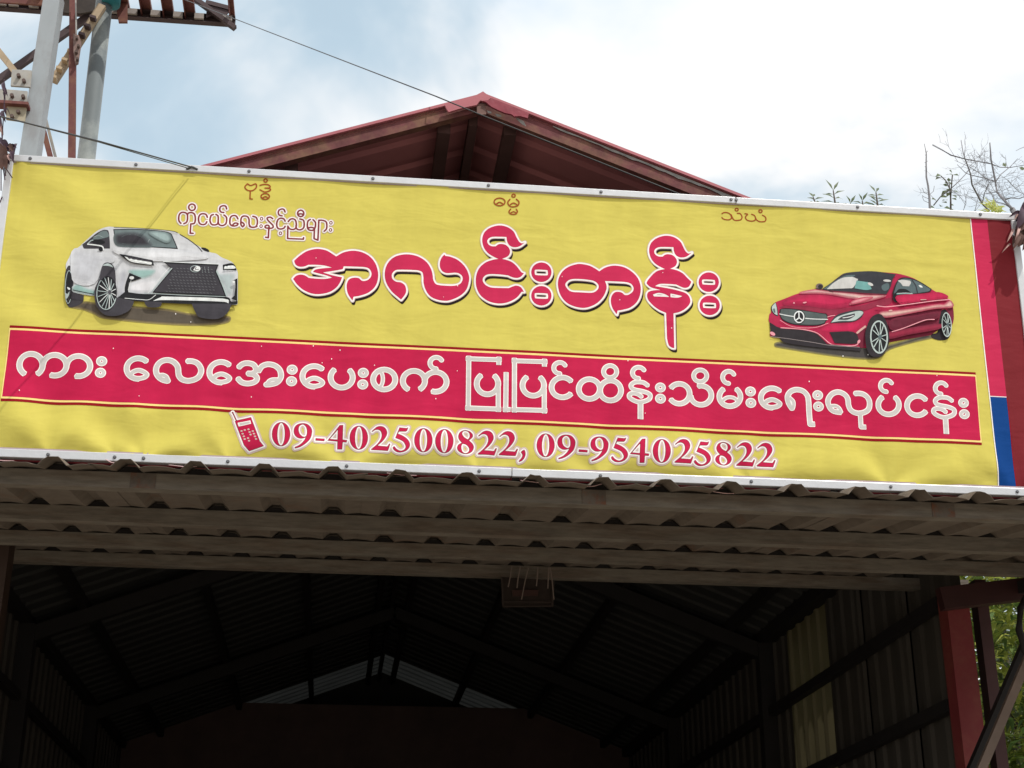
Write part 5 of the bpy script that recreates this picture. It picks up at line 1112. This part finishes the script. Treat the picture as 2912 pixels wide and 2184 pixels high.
# ------------------------------------------------------------------ dried sprigs tied to the banner corners
M_DL = [mat('dry_purple_leaf', (0.055, 0.028, 0.045), rough=0.6, var=0.4, vscale=30), mat('dry_brown_leaf', (0.105, 0.055, 0.045), rough=0.7, var=0.4, vscale=30), mat('curled_pink_leaf', (0.52, 0.33, 0.30), rough=0.6, var=0.2, vscale=30)]
def dry(parent, x0, y0, x1, y1, wpx, k, Y=0.02, bend=0.25, jit=0.03):
    a = Vector(on_y(x0, y0, Y + random.uniform(-jit, jit))); b = Vector(on_y(x1, y1, Y - 0.03 + random.uniform(-jit, jit))); d = b - a; s_ = d.cross(Vector((0.1, 1, 0.2))).normalized() * (wpx * PXM / 2); n = Vector((0, -1, 0)) * d.length * bend
    q = MB(); N = 6; V = []
    for i in range(N + 1):
        t = i / N; w = math.sin(math.pi * min(1, 0.08 + t * 0.92)) ** 0.7; c = a.lerp(b, t) + n * math.sin(math.pi * t) + Vector((0, 0, -0.02 * t * t))
        V += [c + s_ * w + n * 0.15 * w, c - n * 0.12 * w, c - s_ * w + n * 0.15 * w]
    q.v = [tuple(v) for v in V]; q.f = [f for i in range(N) for f in ((3 * i, 3 * i + 1, 3 * i + 4, 3 * i + 3), (3 * i + 1, 3 * i + 2, 3 * i + 5, 3 * i + 4))]
    return q.build('leaf', M_DL[k], parent, smooth=True)
gr = empty('dried_garland', on_y(2890, 640, 0.0), 'withered dark sprig with curled pinkish leaves tied to the right top corner of the banner', 'garland')
for t in ((2925, 600, 2885, 618, 26, 0), (2930, 575, 2895, 612, 34, 0), (2905, 612, 2866, 606, 12, 0), (2912, 590, 2888, 640, 30, 0), (2925, 620, 2886, 650, 36, 1), (2930, 640, 2890, 672, 38, 1), (2915, 660, 2892, 690, 34, 1), (2900, 640, 2885, 668, 24, 1), (2930, 600, 2905, 660, 40, 0), (2940, 650, 2905, 700, 36, 1),
          (2900, 606, 2882, 613, 12, 2), (2882, 650, 2861, 677, 8, 2), (2896, 640, 2884, 672, 9, 2), (2902, 664, 2886, 668, 7, 2), (2875, 696, 2846, 707, 5, 2), (2898, 660, 2878, 700, 14, 1), (2920, 605, 2900, 600, 8, 2), (2880, 668, 2876, 692, 9, 1)):
    dry(gr, *t)
MB().tube([on_y(2940, 560, 0.03), on_y(2900, 620, 0.03), on_y(2884, 690, 0.03)], 0.004, 5).build('stalk', M_DL[1], gr)
gl = empty('dried_garland', on_y(8, 440, 0.0), 'withered dark red-brown sprig on thin strings at the left top corner of the banner', 'garland')
for t in ((0, 405, 30, 420, 24, 0), (-10, 415, 25, 440, 30, 1), (-5, 430, 30, 455, 26, 0), (5, 440, 22, 470, 22, 1), (30, 420, 50, 408, 12, 0), (48, 408, 40, 432, 12, 0), (25, 440, 42, 447, 14, 0), (-15, 440, 10, 470, 30, 1), (20, 415, 45, 425, 14, 1), (35, 425, 40, 450, 14, 0), (15, 425, 18, 436, 8, 2), (22, 440, 30, 447, 9, 2), (26, 424, 34, 428, 7, 2), (-8, 400, 15, 405, 12, 0),
          (0, 320, 18, 335, 14, 0), (-6, 335, 8, 355, 16, 0), (-5, 355, 12, 372, 14, 1), (2, 345, 9, 372, 7, 2), (8, 235, 18, 262, 12, 0), (8, 250, 24, 262, 10, 0), (10, 262, 18, 275, 6, 0), (12, 308, 20, 316, 8, 0), (18, 314, 32, 318, 3, 0)):
    dry(gl, *t, Y=0.0)
q = MB()
for pts in ([(12, 225), (12, 300), (8, 360), (6, 410)], [(5, 360), (6, 410)], [(3, 470), (3, 542)], [(8, 470), (14, 512)], [(14, 475), (35, 506)], [(6, 560), (-6, 590)], [(12, 470), (16, 500)]):
    q.tube([on_y(x, y, 0.0) for x, y in pts], 0.0022, 4)
q.build('stalk', M_DL[0], gl)
# fallen twig scraps caught on the awning edge
